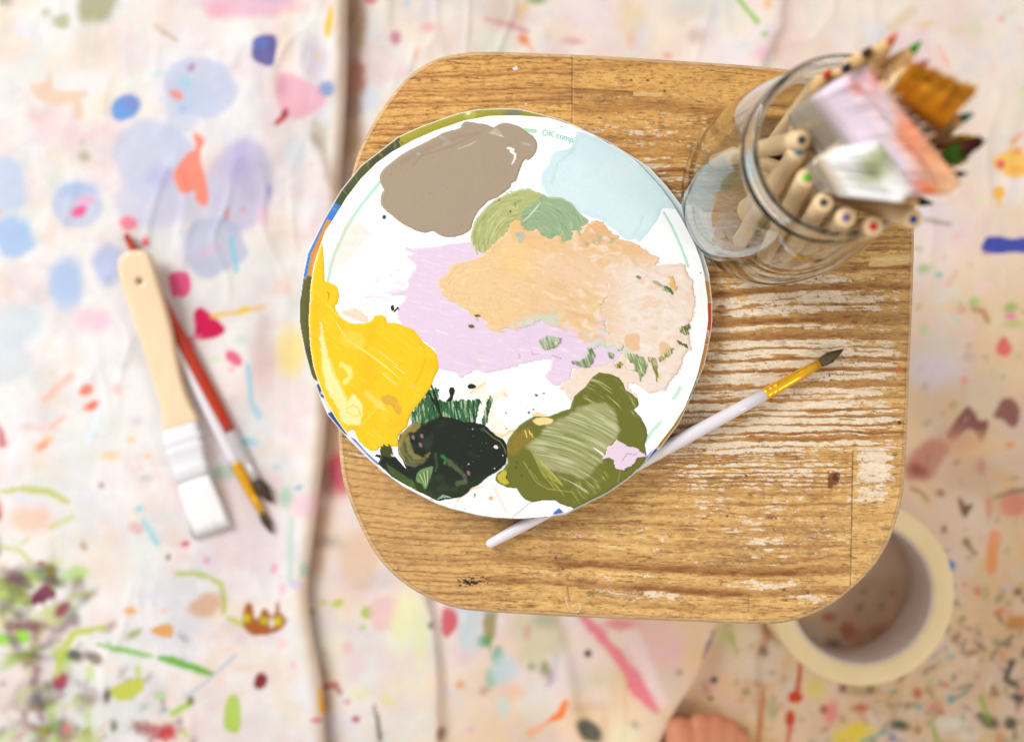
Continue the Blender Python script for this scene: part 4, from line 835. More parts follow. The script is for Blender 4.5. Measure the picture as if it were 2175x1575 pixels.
    # lavender and ochre hair-thin drags
    for q in [[(500, 1410), (620, 1415), (700, 1440)], [(640, 1395), (700, 1370), (760, 1365)], [(720, 1310), (800, 1325)], [(560, 1395), (520, 1420)], [(680, 1410), (770, 1395)]]: Fd.line(zA(q), 3.2, (230, 200, 222), .75, 1, .4, rs=5)
    Fd.mix(slice(None), (252, 250, 246), sstep(2.0, .8, S) * .9)

pal_lo = empty('palette_disc', tuple(on_plane(np.array(1075.), np.array(667.), 0.0)), 'lower card disc with olive, blue and orange rim showing beneath the white palette', 'palette', 'stacked card palette discs')
disc('card', lower_p, 0.0006, paint_lower, (240, 240, 240), 0.0009, pal_lo)
pal = empty('palette_disc', tuple(on_plane(np.array(1082.), np.array(673.), 0.0)), 'white round card palette on top, covered in blobs of mixed acrylic paint', 'palette', 'stacked card palette discs')
HU = 0.0026
disc('card', upper_p, HU, paint_upper, (250, 252, 253), 0.0009, pal)

paint_m = mat_vcol('acrylic_paint', rough=0.48, spec=0.22, nscale=1300, namt=0.07, bump=0.12)
def ridges(X, Y, ang, sc_, seed, stretch=9, oct=3):
    a = math.radians(ang); u = X * math.cos(a) + Y * math.sin(a); v = -X * math.sin(a) + Y * math.cos(a)
    return fbm(u / stretch, v, sc_, oct, seed)
def curved(X, Y, cx, cy, sc_, seed, stretch=60):
    rr = np.hypot(X - cx, Y - cy); th = np.arctan2(Y - cy, X - cx)
    return fbm(th * stretch / 6.0 * 2, rr, sc_, 3, seed)
def blob(name, pts, col, base_h, thick, label=None, jag=0, jang=0, rough=1.2, rs=9, seed=1, detail=None, smooth=True, soft=4.0, relief=0.0, step=1.35, holes=None):
    p = smooth_poly(pts, 4) if smooth else np.asarray(pts, float)
    gx = np.arange(p[:, 0].min() - 10 - jag, p[:, 0].max() + 10 + jag, step); gy = np.arange(p[:, 1].min() - 10 - jag, p[:, 1].max() + 10 + jag, step)
    X, Y = np.meshgrid(gx, gy); S = sdf_poly(X, Y, p)
    S = S + rough * fbm(X, Y, rs, 3, seed)
    if jag: S = S + jag * ridges(X, Y, jang, 3.2, seed + 9, 8) * 1.6 * sstep(jag * 2.5, 0, np.abs(S))
    for h_ in (holes or []): S = np.minimum(S, -sdf_poly(X, Y, smooth_poly(h_, 3)) + .6 * fbm(X, Y, 5, 2, seed + 4))
    Su = sdf_poly(X, Y, upper_p) - 1.2; S = np.minimum(S, Su)
    thick = thick * .6; prof = np.where(S > 0, thick * (1 + .25 * np.exp(-((S - soft * 1.2) / soft) ** 2)) * np.sqrt(np.clip(1 - (1 - np.clip(S / soft, 0, 1)) ** 2, 0, 1)), S * 0.00006)
    Fd = Field(X, Y, col)
    rl = 0
    if detail: rl = detail(Fd, S)
    if rl is None: rl = 0
    Hh = HU + base_h + prof + rl * sstep(0, soft, S)
    Hh = np.where(S > 0, Hh, HU + base_h * .0 - 0.00002 + S * 0.00008)
    kv = S > -step * 2.2; kf = kv[:-1, :-1] & kv[1:, :-1] & kv[1:, 1:] & kv[:-1, 1:]
    Vc, Fx, Cc = compact(on_plane(X, Y, Hh).reshape(-1, 3), grid_faces(*X.shape, keep=kf), Fd.c.reshape(-1, 3))
    o = mesh_obj(name, Vc, Fx, paint_m, pal, cols=Cc)
    if label: o['label'] = label
    return o

# pale blue wash
def d_blue(Fd, S):
    X, Y = Fd.X, Fd.Y
    Fd.mix(slice(None), (190, 220, 226), sstep(7, 3, np.abs(S - 5)) * .25)
    Fd.line(zB([(400, 620), (440, 480), (520, 420), (560, 380)]), 6, (186, 214, 214), .6, 3); Fd.line(zB([(1030, 850), (1010, 930), (960, 985)]), 5, (190, 218, 222), .7, 3)
    Fd.mix(slice(None), (222, 236, 236), sstep(0, .5, fbm(X, Y, 60, 3, 160)) * .5)
blob('paint_blob', zB([(585, 262), (680, 290), (780, 335), (900, 405), (1000, 490), (1130, 620), (1230, 740), (1285, 812), (1220, 795), (1170, 800), (1150, 850), (1100, 930), (1060, 980), (1010, 1030), (985, 1010), (920, 1015), (860, 965), (760, 890), (690, 860), (600, 830), (540, 780), (470, 725), (380, 712), (345, 660), (322, 590), (345, 530), (385, 480), (395, 430), (440, 395), (520, 378), (548, 330), (560, 300)]),
     (212, 233, 238), 0, .00014, 'pale sky blue paint blob', rough=1.5, detail=d_blue, soft=5)
# taupe
def d_taupe(Fd, S):
    X, Y = Fd.X, Fd.Y
    Fd.line(zA([(760, 480), (860, 420), (1020, 350), (1180, 290), (1300, 280)]), 9, (160, 136, 116), .5, 4); Fd.line(zA([(840, 500), (900, 430), (1100, 370), (1240, 300)]), 3, (150, 126, 104), .5, 1.5)
    Fd.line(zA([(1040, 300), (1090, 330), (1060, 350)]), 5, (190, 176, 168), .5, 3); Fd.ell(*zA([(880, 415)])[0], 4, 3, (192, 188, 192), .6, 0, 2)
    Fd.ell(*zB([(225, 350)])[0], 10, 3, (196, 186, 180), .6, 15, 2, .4); Fd.line(zB([(95, 375), (130, 388)]), 6, (252, 246, 238), 1, 1, .3); Fd.line(zB([(115, 400), (145, 420), (142, 450), (122, 490)]), [5, 5, 4, 1.5], (250, 246, 240), 1, .8, .2)
    for k in range(7): Fd.line(zA([(1370 + k * 12, 270 + k * 3), (1430 + k * 8, 240 + k * 10)]), 1.2, (236, 226, 216), .75, .6)
    for k in range(5): Fd.line(zA([(1150 + k * 20, 385 - k * 6), (1230 + k * 16, 355 - k * 8)]), .9, (220, 205, 190), .6, .6)
    Fd.ell(*zA([(687, 561)])[0], 2.4, 1.5, (232, 40, 24), 1, -30, .5, .1)
    for x, y in [(1185, 912), (960, 690), (1520, 350)]: Fd.ell(*zA([(x, y)])[0], 1.1, 1.1, (80, 66, 52), .9, 0, .5)
    return .00008 * fbm(X, Y, 40, 3, 170) + .00005 * ridges(X, Y, -28, 5, 171) * sstep(330, 290, Y)
blob('paint_blob', zA([(612, 570), (640, 520), (700, 470), (790, 405), (900, 350), (1000, 300), (1080, 260), (1165, 240), (1185, 205), (1220, 192), (1290, 203), (1350, 210), (1405, 232), (1440, 212), (1500, 203), (1575, 222)]) + zB([(220, 258), (270, 296), (298, 345), (290, 400), (262, 440), (232, 462), (222, 450), (195, 480), (165, 565), (150, 602), (120, 618), (112, 650), (75, 680), (40, 705)]) + zA([(1430, 720), (1370, 745), (1290, 830), (1258, 900), (1245, 945), (1180, 982), (1100, 996), (1040, 985), (985, 955), (925, 966), (850, 945), (770, 900), (690, 840), (625, 775), (622, 710), (640, 665), (618, 620)]),
     (170, 151, 129), 0, .00040, 'large flat taupe paint blob', rough=1.0, detail=d_taupe)
# lilac
def d_lilac(Fd, S):
    X, Y = Fd.X, Fd.Y
    r_ = ridges(X, Y, 12, 3, 180)
    Fd.mix(slice(None), (246, 234, 244), sstep(.2, .7, r_) * .5); Fd.mix(slice(None), (222, 196, 218), sstep(.1, .7, fbm(X, Y, 40, 3, 181)) * .3)
    for x, y in [(1315, 360), (1300, 440)]: Fd.ell(*zC([(x, y)])[0], 5, 3.5, (236, 192, 186), .7, 0, 2, .4)
    for q in [[(150, 322), (160, 345), (150, 350)], [(228, 310), (240, 330), (275, 325)], [(355, 330), (390, 345), (415, 352)]]: Fd.line(zD(q), 1.2, (140, 112, 128), .8, .6)
    for k in range(6): Fd.line(zC([(1000 + k * 14, 195 + k * 4), (1020 + k * 14, 215 + k * 4)]), .9, (255, 250, 255), .7, .5)
    return .00004 * r_
blob('paint_blob', zA([(780, 1055), (840, 1068), (950, 1072), (1080, 1050), (1245, 1022), (1290, 1080), (1400, 1150), (1480, 1250), (1575, 1400)]) + zD([(100, 60), (300, 70), (560, 150), (700, 210), (815, 240), (800, 300), (790, 340), (740, 378), (660, 400), (560, 415), (482, 420), (470, 480), (420, 515), (375, 526), (335, 490), (312, 458), (345, 420), (358, 352), (280, 362), (150, 390)]) +
     zC([(1560, 452), (1450, 480), (1350, 503), (1280, 476), (1225, 510), (1178, 534), (1130, 492), (1060, 475), (1018, 455), (990, 330), (900, 262), (850, 215), (770, 180), (735, 110), (738, 40)]) + zA([(745, 1480), (800, 1400), (690, 1400), (670, 1385), (760, 1370), (800, 1365), (812, 1290), (868, 1190), (800, 1130), (860, 1105), (790, 1080)]),
     (229, 206, 227), .00002, .00026, 'flat lilac paint blob', jag=2.5, jang=10, detail=d_lilac, smooth=False, rs=6)
# pale peach
def d_pp(Fd, S):
    X, Y = Fd.X, Fd.Y; r_ = ridges(X, Y, 20, 4, 190)
    wx = X + 30 * fbm(X, Y, 40, 3, 194); wy = Y + 30 * fbm(X, Y, 40, 3, 195); sw = fbm(wx / 1.8, wy, 10, 4, 196)
    Fd.mix(slice(None), (232, 194, 148), sstep(1345, 1275, X + 60 * sw + 20 * r_) * .9 * sstep(800, 740, Y)); Fd.mix(slice(None), (240, 200, 154), sstep(.1, .5, sw) * sstep(1290, 1220, X) * .5); Fd.mix(slice(None), (246, 232, 222), sstep(.0, .4, -sw) * .6); Fd.mix(slice(None), (238, 196, 160), sstep(.22, .5, sw) * .55)
    Fd.mix(slice(None), (232, 186, 160), sstep(9, 3, S) * sstep(1380, 1440, X) * .4)
    Fd.mix(slice(None), (240, 214, 190), sstep(0, .6, fbm(X, Y, 30, 3, 191)) * .5); Fd.mix(slice(None), (228, 206, 196), sstep(.1, .6, r_) * .4)
    Fd.ell(*zD([(865, 112)])[0], 8, 5, (234, 202, 172), .8, 0, 2); Fd.poly(zD([(820, 210), (890, 200), (900, 290), (850, 310), (810, 270)]), (232, 188, 140), .85, 2, 3); Fd.poly(zD([(1030, 250), (1080, 260), (1095, 300), (1050, 330), (1020, 320)]), (230, 186, 140), .85, 2, 3)
    Fd.ell(*zD([(995, 165)])[0], 8, 4, (200, 200, 160), .6, 0, 2)
    return .00010 * r_ + .00007 * sw
blob('paint_blob', zB([(760, 1200), (850, 1170), (960, 1195), (1020, 1210), (1130, 1195), (1200, 1185), (1262, 1190), (1290, 1172), (1328, 1188), (1350, 1270), (1385, 1300), (1400, 1450), (1392, 1540)]) + zD([(1244, 20), (1225, 100), (1195, 160), (1212, 230), (1222, 300), (1180, 320), (1165, 390), (1135, 440), (1100, 480), (1060, 548), (1000, 560), (955, 565), (915, 540), (870, 505), (832, 508), (830, 535), (880, 575), (885, 600), (800, 610), (600, 640), (490, 620), (440, 580), (435, 545), (405, 535), (420, 505), (470, 480), (485, 425), (560, 418), (660, 402), (760, 370), (790, 320), (740, 250), (690, 160), (680, 60)]) + zB([(740, 1480), (800, 1400)]),
     (237, 219, 205), .00022, .00022, 'pale peach paint patch at the right side', jag=2, jang=30, detail=d_pp, smooth=False, rs=7, rough=2)
# sage and soft olive
def d_sage(Fd, S):
    X, Y = Fd.X, Fd.Y; c0 = curved(X, Y, 1135, 520, 3.2, 200, 40)
    Fd.mix(slice(None), (176, 196, 160), sstep(.1, .5, c0) * .6); Fd.mix(slice(None), (120, 148, 108), sstep(.15, .6, -c0) * .55)
    Fd.poly(zB([(0, 700), (60, 660), (240, 655), (330, 690), (300, 730), (220, 790), (160, 860), (100, 880), (0, 1000)]), (182, 186, 122), .9, 3, 3)
    Fd.poly(zA([(1455, 715), (1575, 690), (1590, 900), (1500, 960), (1400, 1060), (1290, 1130), (1240, 1000), (1290, 850)]), (180, 184, 120), .95, 3, 3)
    c1 = curved(X, Y, 1110, 520, 2.8, 205, 30); m = (X < 1100)
    Fd.mix(slice(None), (214, 214, 172), sstep(.1, .5, c1) * m * .6); Fd.mix(slice(None), (140, 146, 78), sstep(.2, .6, -c1) * m * .55)
    Fd.line(zA([(1400, 725), (1440, 712), (1445, 740)]), 3, (108, 104, 24), .9, 1.2); Fd.line(zB([(150, 790), (140, 760), (180, 740)]), 2.4, (110, 116, 60), .8, 1); Fd.ell(*zB([(113, 816)])[0], 1.6, 1.6, (90, 40, 30), 1, 0, .6); Fd.ell(*zA([(1524, 816)])[0], 1.6, 1.6, (90, 40, 30), 1, 0, .6)
    for k in range(9): Fd.line(zB([(200 + k * 10, 890 - k * 9), (240 + k * 10, 850 - k * 12)]), 1, (236, 236, 214), .7, .5)
    Fd.mix(slice(None), (214, 222, 196), sstep(5, 2, S) * .35)
    return .00012 * c0
blob('paint_blob', zA([(1455, 715), (1500, 690), (1545, 670)]) + zB([(60, 690), (110, 690), (170, 665), (240, 655), (290, 675), (335, 692), (372, 712), (460, 722), (520, 742), (560, 775), (600, 830), (660, 880), (640, 950), (600, 1020), (520, 1060), (400, 1080), (280, 1060), (150, 1060), (0, 1100)]) + zA([(1400, 1100), (1330, 1110), (1292, 1132), (1262, 1090), (1243, 1000), (1255, 935), (1285, 860), (1350, 790), (1400, 740)]),
     (152, 176, 136), .00002, .00022, 'sage green paint with curved brush marks', jag=1.5, jang=40, detail=d_sage, smooth=False, rs=7)
# peach / ochre mixed
def d_peach(Fd, S):
    X, Y = Fd.X, Fd.Y
    c0 = .6 * curved(X, Y * 1.5 - 330, 1090, 630, 3.0, 210, 30); c1 = ridges(X, Y, 24, 3.0, 214)
    right = sstep(1080, 1200, X)
    wx = X + 26 * fbm(X, Y, 40, 3, 216); wy = Y + 26 * fbm(X, Y, 40, 3, 217)
    sw = fbm(wx / 2.6 + wy / 5, wy - wx * .35, 9, 4, 218)
    Fd.mix(slice(None), (246, 206, 150), sstep(.05, .5, c0) * (1 - right) * .7); Fd.mix(slice(None), (222, 172, 108), sstep(.15, .5, -c0) * (1 - right) * .6)
    Fd.mix(slice(None), (238, 196, 150), right * .6); Fd.mix(slice(None), (226, 178, 128), sstep(.1, .5, c1) * right * .6); Fd.mix(slice(None), (246, 218, 184), sstep(.1, .5, -c1) * right * .5)
    Fd.ell(1130, 540, 60, 34, (246, 206, 130), .5, -10, 16); Fd.poly(zB([(600, 960), (640, 900), (720, 886), (800, 940), (840, 990), (760, 1060), (640, 1080), (590, 1040)]), (232, 160, 80), .9, 3, 3, fade=.3); Fd.poly(zB([(860, 1000), (1040, 1080), (1150, 1150), (1160, 1190), (1000, 1160), (800, 1080)]), (240, 182, 110), .6, 6, 4, fade=.3)
    Fd.poly(zB([(110, 890), (180, 890), (240, 955), (330, 950), (470, 990), (500, 1060), (380, 1100), (220, 1060), (120, 1000)]), (242, 184, 112), .7, 5, 3, fade=.3)
    for pts_, c_ in [([(145, 970), (200, 960), (215, 1000), (180, 1040), (160, 1000)], (170, 186, 176)), ([(630, 1045), (650, 1030), (665, 1040), (645, 1055)], (96, 150, 110)), ([(675, 1020), (700, 1018), (705, 1035), (685, 1040)], (110, 160, 120)), ([(715, 985), (780, 990), (785, 1015), (745, 1020), (735, 1050)], (120, 170, 140)), ([(805, 1010), (845, 1000), (835, 1025), (810, 1040)], (118, 160, 120)), ([(395, 1515), (440, 1520), (430, 1540), (400, 1535)], (190, 206, 180))]: Fd.poly(zB(pts_), c_, .92, 1, 2, 5)
    Fd.ell(*zB([(770, 1000)])[0], 5, 4, (214, 236, 232), .9, 0, 1.5)
    Fd.mix(slice(None), (228, 196, 158), sstep(1080, 1150, X) * .5); Fd.mix(slice(None), (240, 214, 196), sstep(.0, .45, sw) * sstep(1120, 1240, X) * .75); Fd.mix(slice(None), (237, 218, 203), sstep(1255, 1320, X + 40 * sw) * .95 * sstep(520, 600, Y)); Fd.mix(slice(None), (230, 176, 120), sstep(.12, .5, -sw) * .3); Fd.mix(slice(None), (250, 222, 176), sstep(.25, .6, sw) * .5)
    low = sstep(26, 6, S) * sstep(640, 690, Y) * (X > 1080)
    Fd.mix(slice(None), (196, 214, 196), low * sstep(-.1, .2, fbm(wx, wy, 16, 3, 219)) * .85); Fd.mix(slice(None), (232, 206, 224), low * sstep(.05, .25, fbm(wx, wy, 11, 3, 221)) * .9)
    for a in [(680, 1170, 790, 1110, 885, 1105), (890, 1200, 905, 1170, 905, 1120)]: Fd.line(zB([(a[0], a[1]), (a[2], a[3]), (a[4], a[5])]), 3, (246, 218, 196), .7, 1.5)
    Fd.poly(zB([(320, 1130), (420, 1120), (560, 1150), (760, 1220), (800, 1320), (780, 1400), (600, 1330), (420, 1260), (330, 1200)]), (240, 206, 178), .5, 8, 4, fade=.4)
    Fd.poly(zD([(130, 185), (230, 130), (300, 90), (380, 60), (400, 150), (300, 200), (230, 240), (160, 240)]), (196, 212, 192), .7, 5, 4, fade=.4); Fd.ell(*zD([(625, 30)])[0], 16, 9, (226, 204, 128), .6, 0, 5)
    for k in range(14): Fd.line(zD([(420 + k * 22, 40 + k * 7), (520 + k * 22, 100 + k * 7)]), 1.5, (226, 170, 120), .4, .8)
    return .00012 * np.where(X < 1150, c0, c1) + .00010 * sw * (X > 1200)
blob('paint_blob', zA([(1010, 1310), (1040, 1270), (1080, 1255), (1095, 1215), (1150, 1170), (1240, 1150), (1300, 1140), (1350, 1100), (1420, 1030), (1500, 960), (1530, 890)]) + zB([(150, 885), (180, 890), (210, 940), (245, 962), (300, 940), (350, 985), (395, 1008), (430, 985), (475, 978), (465, 1030), (500, 1035), (545, 1010), (540, 960), (575, 950), (600, 985), (605, 940), (640, 898), (720, 885), (790, 925), (815, 965), (855, 975), (870, 1010), (940, 1022), (1000, 1055), (1060, 1085), (1080, 1110), (1140, 1140), (1155, 1175), (1100, 1200), (1180, 1260), (1100, 1290), (980, 1240), (860, 1210), (800, 1240), (800, 1400), (740, 1480)]) +
     zD([(690, 60), (690, 160), (740, 230), (800, 270), (870, 300), (1000, 320), (890, 310), (800, 312), (740, 312), (650, 280), (590, 300), (540, 235), (480, 225), (430, 185), (350, 150), (290, 120), (250, 140), (130, 180), (60, 170), (0, 190)]) + zC([(1480, 205), (1440, 212), (1375, 195), (1350, 140), (1290, 95)]) + zA([(1290, 1575), (1200, 1490), (1100, 1440), (1050, 1390)]),
     (235, 201, 152), .00020, .00026, 'peach and ochre paint dragged with a wide brush', jag=4, jang=12, detail=d_peach, smooth=False, rs=7, rough=1.6)
# green smears over the peach
def d_gs(Fd, S):
    X, Y = Fd.X, Fd.Y; r_ = ridges(X, Y, 70, 2.6, 220, 7)
    Fd.mix(slice(None), (226, 226, 196), sstep(.0, .35, r_) * .75); Fd.mix(slice(None), (84, 96, 36), sstep(.1, .5, -r_) * .6)
    return .00012 * r_
for pts_, c_, nm in [([(785, 320), (840, 320), (920, 345), (945, 390), (940, 430), (915, 470), (900, 500), (895, 450), (870, 420), (860, 380), (820, 350)], (150, 168, 116), None), ([(480, 370), (530, 375), (575, 330), (570, 290), (600, 290), (625, 330), (610, 380), (580, 410), (530, 400), (485, 385)], (138, 160, 120), None),
                    ([(955, 345), (1005, 350), (1010, 420), (1012, 495), (1000, 500), (990, 440), (975, 380), (955, 370)], (150, 140, 60), None), ([(1010, 350), (1060, 320), (1090, 285), (1110, 290), (1100, 325), (1060, 350), (1020, 380)], (158, 152, 84), None),
                    ([(1145, 165), (1180, 150), (1210, 140), (1212, 160), (1195, 180), (1205, 200), (1180, 205), (1150, 190)], (110, 112, 40), None), ([(1130, 235), (1165, 255), (1190, 265), (1200, 290), (1170, 275), (1140, 260)], (100, 104, 34), None),
                    ([(275, 245), (330, 215), (420, 225), (395, 270), (350, 290), (310, 300), (290, 280)], (168, 180, 150), None), ([(700, 315), (740, 320), (735, 350), (712, 358)], (128, 150, 100), None), ([(735, 395), (780, 375), (795, 385), (780, 410), (760, 415)], (150, 154, 80), None), ([(770, 300), (785, 270), (798, 270), (790, 310)], (150, 166, 130), None),
                    ([(840, 345), (850, 380), (838, 372)], (110, 110, 40), None), ([(850, 425), (880, 415), (890, 440), (860, 432)], (130, 124, 60), None)]:
    blob('paint_smear', zD(pts_), c_, .00062, .00022, None, jag=2, jang=70, detail=d_gs, smooth=False, soft=2.5, rs=4, rough=1.6, step=1.1)
for pts_, c_ in [([(1165, 1355), (1190, 1330), (1230, 1345), (1250, 1375), (1250, 1410), (1225, 1385), (1195, 1375)], (86, 118, 68)), ([(1095, 1295), (1150, 1310), (1180, 1340), (1150, 1335), (1110, 1315)], (180, 178, 140)), ([(960, 1272), (1000, 1265), (1025, 1270), (1015, 1285), (990, 1275)], (116, 140, 90)), ([(1215, 1270), (1245, 1265), (1260, 1320), (1280, 1350), (1255, 1370), (1215, 1330), (1225, 1300)], (234, 186, 112))]:
    blob('paint_smear', zB(pts_), c_, .00062, .0002, None, jag=2, jang=35, detail=d_gs if c_[1] < 160 else None, smooth=False, soft=2.5, rs=4, rough=1.5, step=1.1)
for pts_, c_ in [([(1232, 165), (1260, 158), (1272, 175), (1250, 186), (1234, 180)], (110, 106, 22)), ([(1265, 95), (1300, 88), (1325, 108), (1295, 102), (1285, 110)], (96, 106, 50))]:
    blob('paint_smear', zC(pts_), c_, .0006, .0002, None, smooth=False, soft=2.5, rs=4, step=1.1)
# yellow
def d_yel(Fd, S):
    X, Y = Fd.X, Fd.Y
    r_ = ridges(X, Y, 38, 3, 230)
    Fd.mix(slice(None), (255, 216, 80), sstep(.15, .6, r_) * .45); Fd.mix(slice(None), (246, 184, 20), sstep(.0, .6, fbm(X, Y, 60, 3, 231)) * .5)
    Fd.poly(zC([(198, 150), (218, 200), (238, 300), (262, 430), (310, 540), (375, 660), (392, 690), (440, 650), (490, 730), (485, 820), (455, 860), (350, 838), (330, 760), (262, 640), (225, 560), (208, 400), (196, 260)]), (253, 240, 176), .92, 3, 4, 10, fade=.25)
    Fd.line(zC([(262, 400), (310, 545), (375, 665), (390, 720)]), 4, (214, 222, 130), .8, 2); Fd.line(zC([(350, 440), (400, 470), (410, 520), (370, 560)]), 10, (253, 236, 140), .8, 4, .4)
    Fd.line(zC([(380, 750), (420, 720), (460, 740), (480, 790), (430, 800), (385, 770)]), 4, (250, 214, 80), .8, 1.5); Fd.line(zC([(520, 640), (640, 750)]), 12, (255, 230, 130), .5, 5, .4); Fd.line(zC([(640, 690), (470, 880)]), 3, (255, 235, 140), .3, 2)
    Fd.line(zC([(390, 250), (480, 290)]), 26, (255, 214, 84), .6, 5, .4)
    for k in range(16): Fd.line(zC([(385 + k * 16, 270 + k * 10), (520 + k * 16, 350 + k * 13)]), 1.1, (255, 232, 130), .6, .6)
    for q in [[(630, 500), (730, 580)], [(700, 440), (790, 505)], [(600, 340), (740, 450)], [(310, 150), (370, 240)]]: Fd.line(zC(q), 1.4, (255, 240, 170), .8, .6)
    Fd.poly(zC([(620, 680), (645, 650), (720, 670), (745, 710), (770, 760), (750, 795), (715, 770), (700, 725), (650, 710)]), (206, 160, 66), .85, 2, 3, 8, fade=.3)
    Fd.line(zC([(930, 400), (905, 480), (860, 570)]), 1.4, (206, 150, 10), .8, .7); Fd.line(zA([(245, 1375), (260, 1400), (250, 1435)]), 1.4, (120, 100, 20), .8, .7); Fd.line(zA([(262, 1380), (258, 1400)]), 1.2, (120, 100, 20), .7, .7); Fd.line(zC([(890, 280), (935, 360)]), 1.2, (190, 150, 40), .6, .7)
    Fd.ell(*zC([(845, 592)])[0], 4, 3, (236, 190, 120), .8, 0, 1.5); Fd.line(zC([(300, 85), (400, 150), (530, 145), (570, 110)]), 2, (255, 240, 190), .5, 1)
    Fd.line(zC([(700, 860), (790, 820)]), 20, (238, 186, 40), .5, 6)
    return .00010 * r_ + .0001 * fbm(X, Y, 30, 3, 233)
blob('paint_blob', zA([(212, 1030), (220, 1120), (228, 1300), (262, 1312), (310, 1335), (330, 1395), (320, 1450), (300, 1475)]) + zC([(300, 50), (330, 95), (370, 130), (430, 155), (500, 155), (545, 140), (575, 102), (620, 92), (655, 108), (662, 148), (720, 150), (790, 170), (850, 195), (885, 235), (915, 285), (965, 322), (1005, 360), (1022, 410), (1025, 460), (985, 540), (965, 610), (905, 685), (880, 720), (835, 770), (812, 830), (805, 870), (770, 900), (735, 945), (745, 1010), (700, 1010), (640, 1012), (610, 1015), (590, 1035), (550, 1040), (505, 1010), (470, 975), (445, 930), (432, 895), (405, 893), (385, 912), (330, 850), (250, 720), (180, 580), (140, 430), (120, 250), (118, 0)]) + zA([(130, 1380), (150, 1230), (182, 1110)]),
     (252, 200, 26), .00006, .00045, 'bright yellow paint blob with cream streaks', rough=.8, detail=d_yel, smooth=False, soft=5)
# brown hairline brushed paint above yellow
blob('paint_smear', zC([(330, 70), (380, 60), (430, 50), (500, 80), (540, 110), (520, 140), (470, 135), (400, 100)]), (243, 216, 190), .0001, .0001, None, jag=5, jang=20, smooth=False, soft=2, rs=4, step=1.1)
# green brushed area + dark green blob
def d_gr(Fd, S):
    X, Y = Fd.X, Fd.Y; r_ = ridges(X, Y, 82, 3.0, 240, 8)
    Fd.mix(slice(None), (190, 214, 178), sstep(.12, .5, r_) * .75); Fd.mix(slice(None), (24, 50, 30), sstep(.1, .5, -r_) * .75)
    return .00018 * r_
blob('paint_smear', zC([(820, 790), (850, 750), (895, 700), (930, 640), (945, 605), (1035, 600), (1020, 650), (1010, 685), (1060, 695), (1130, 688), (1200, 690), (1310, 680), (1315, 700), (1300, 760), (1285, 830), (1240, 850), (1100, 860), (900, 870), (820, 840)]), (52, 100, 58), .00012, .00030, 'mid green paint dragged in vertical strokes', jag=5, jang=80, detail=d_gr, smooth=False, soft=3, rs=5, rough=2)
blob('paint_smear', zC([(1320, 860), (1335, 800), (1355, 740), (1358, 700), (1385, 660), (1395, 680), (1380, 740), (1370, 790), (1350, 860)]), (66, 112, 70), .0001, .00022, None, jag=3, jang=75, detail=d_gr, smooth=False, soft=2, rs=4, rough=1.5, step=1.1)
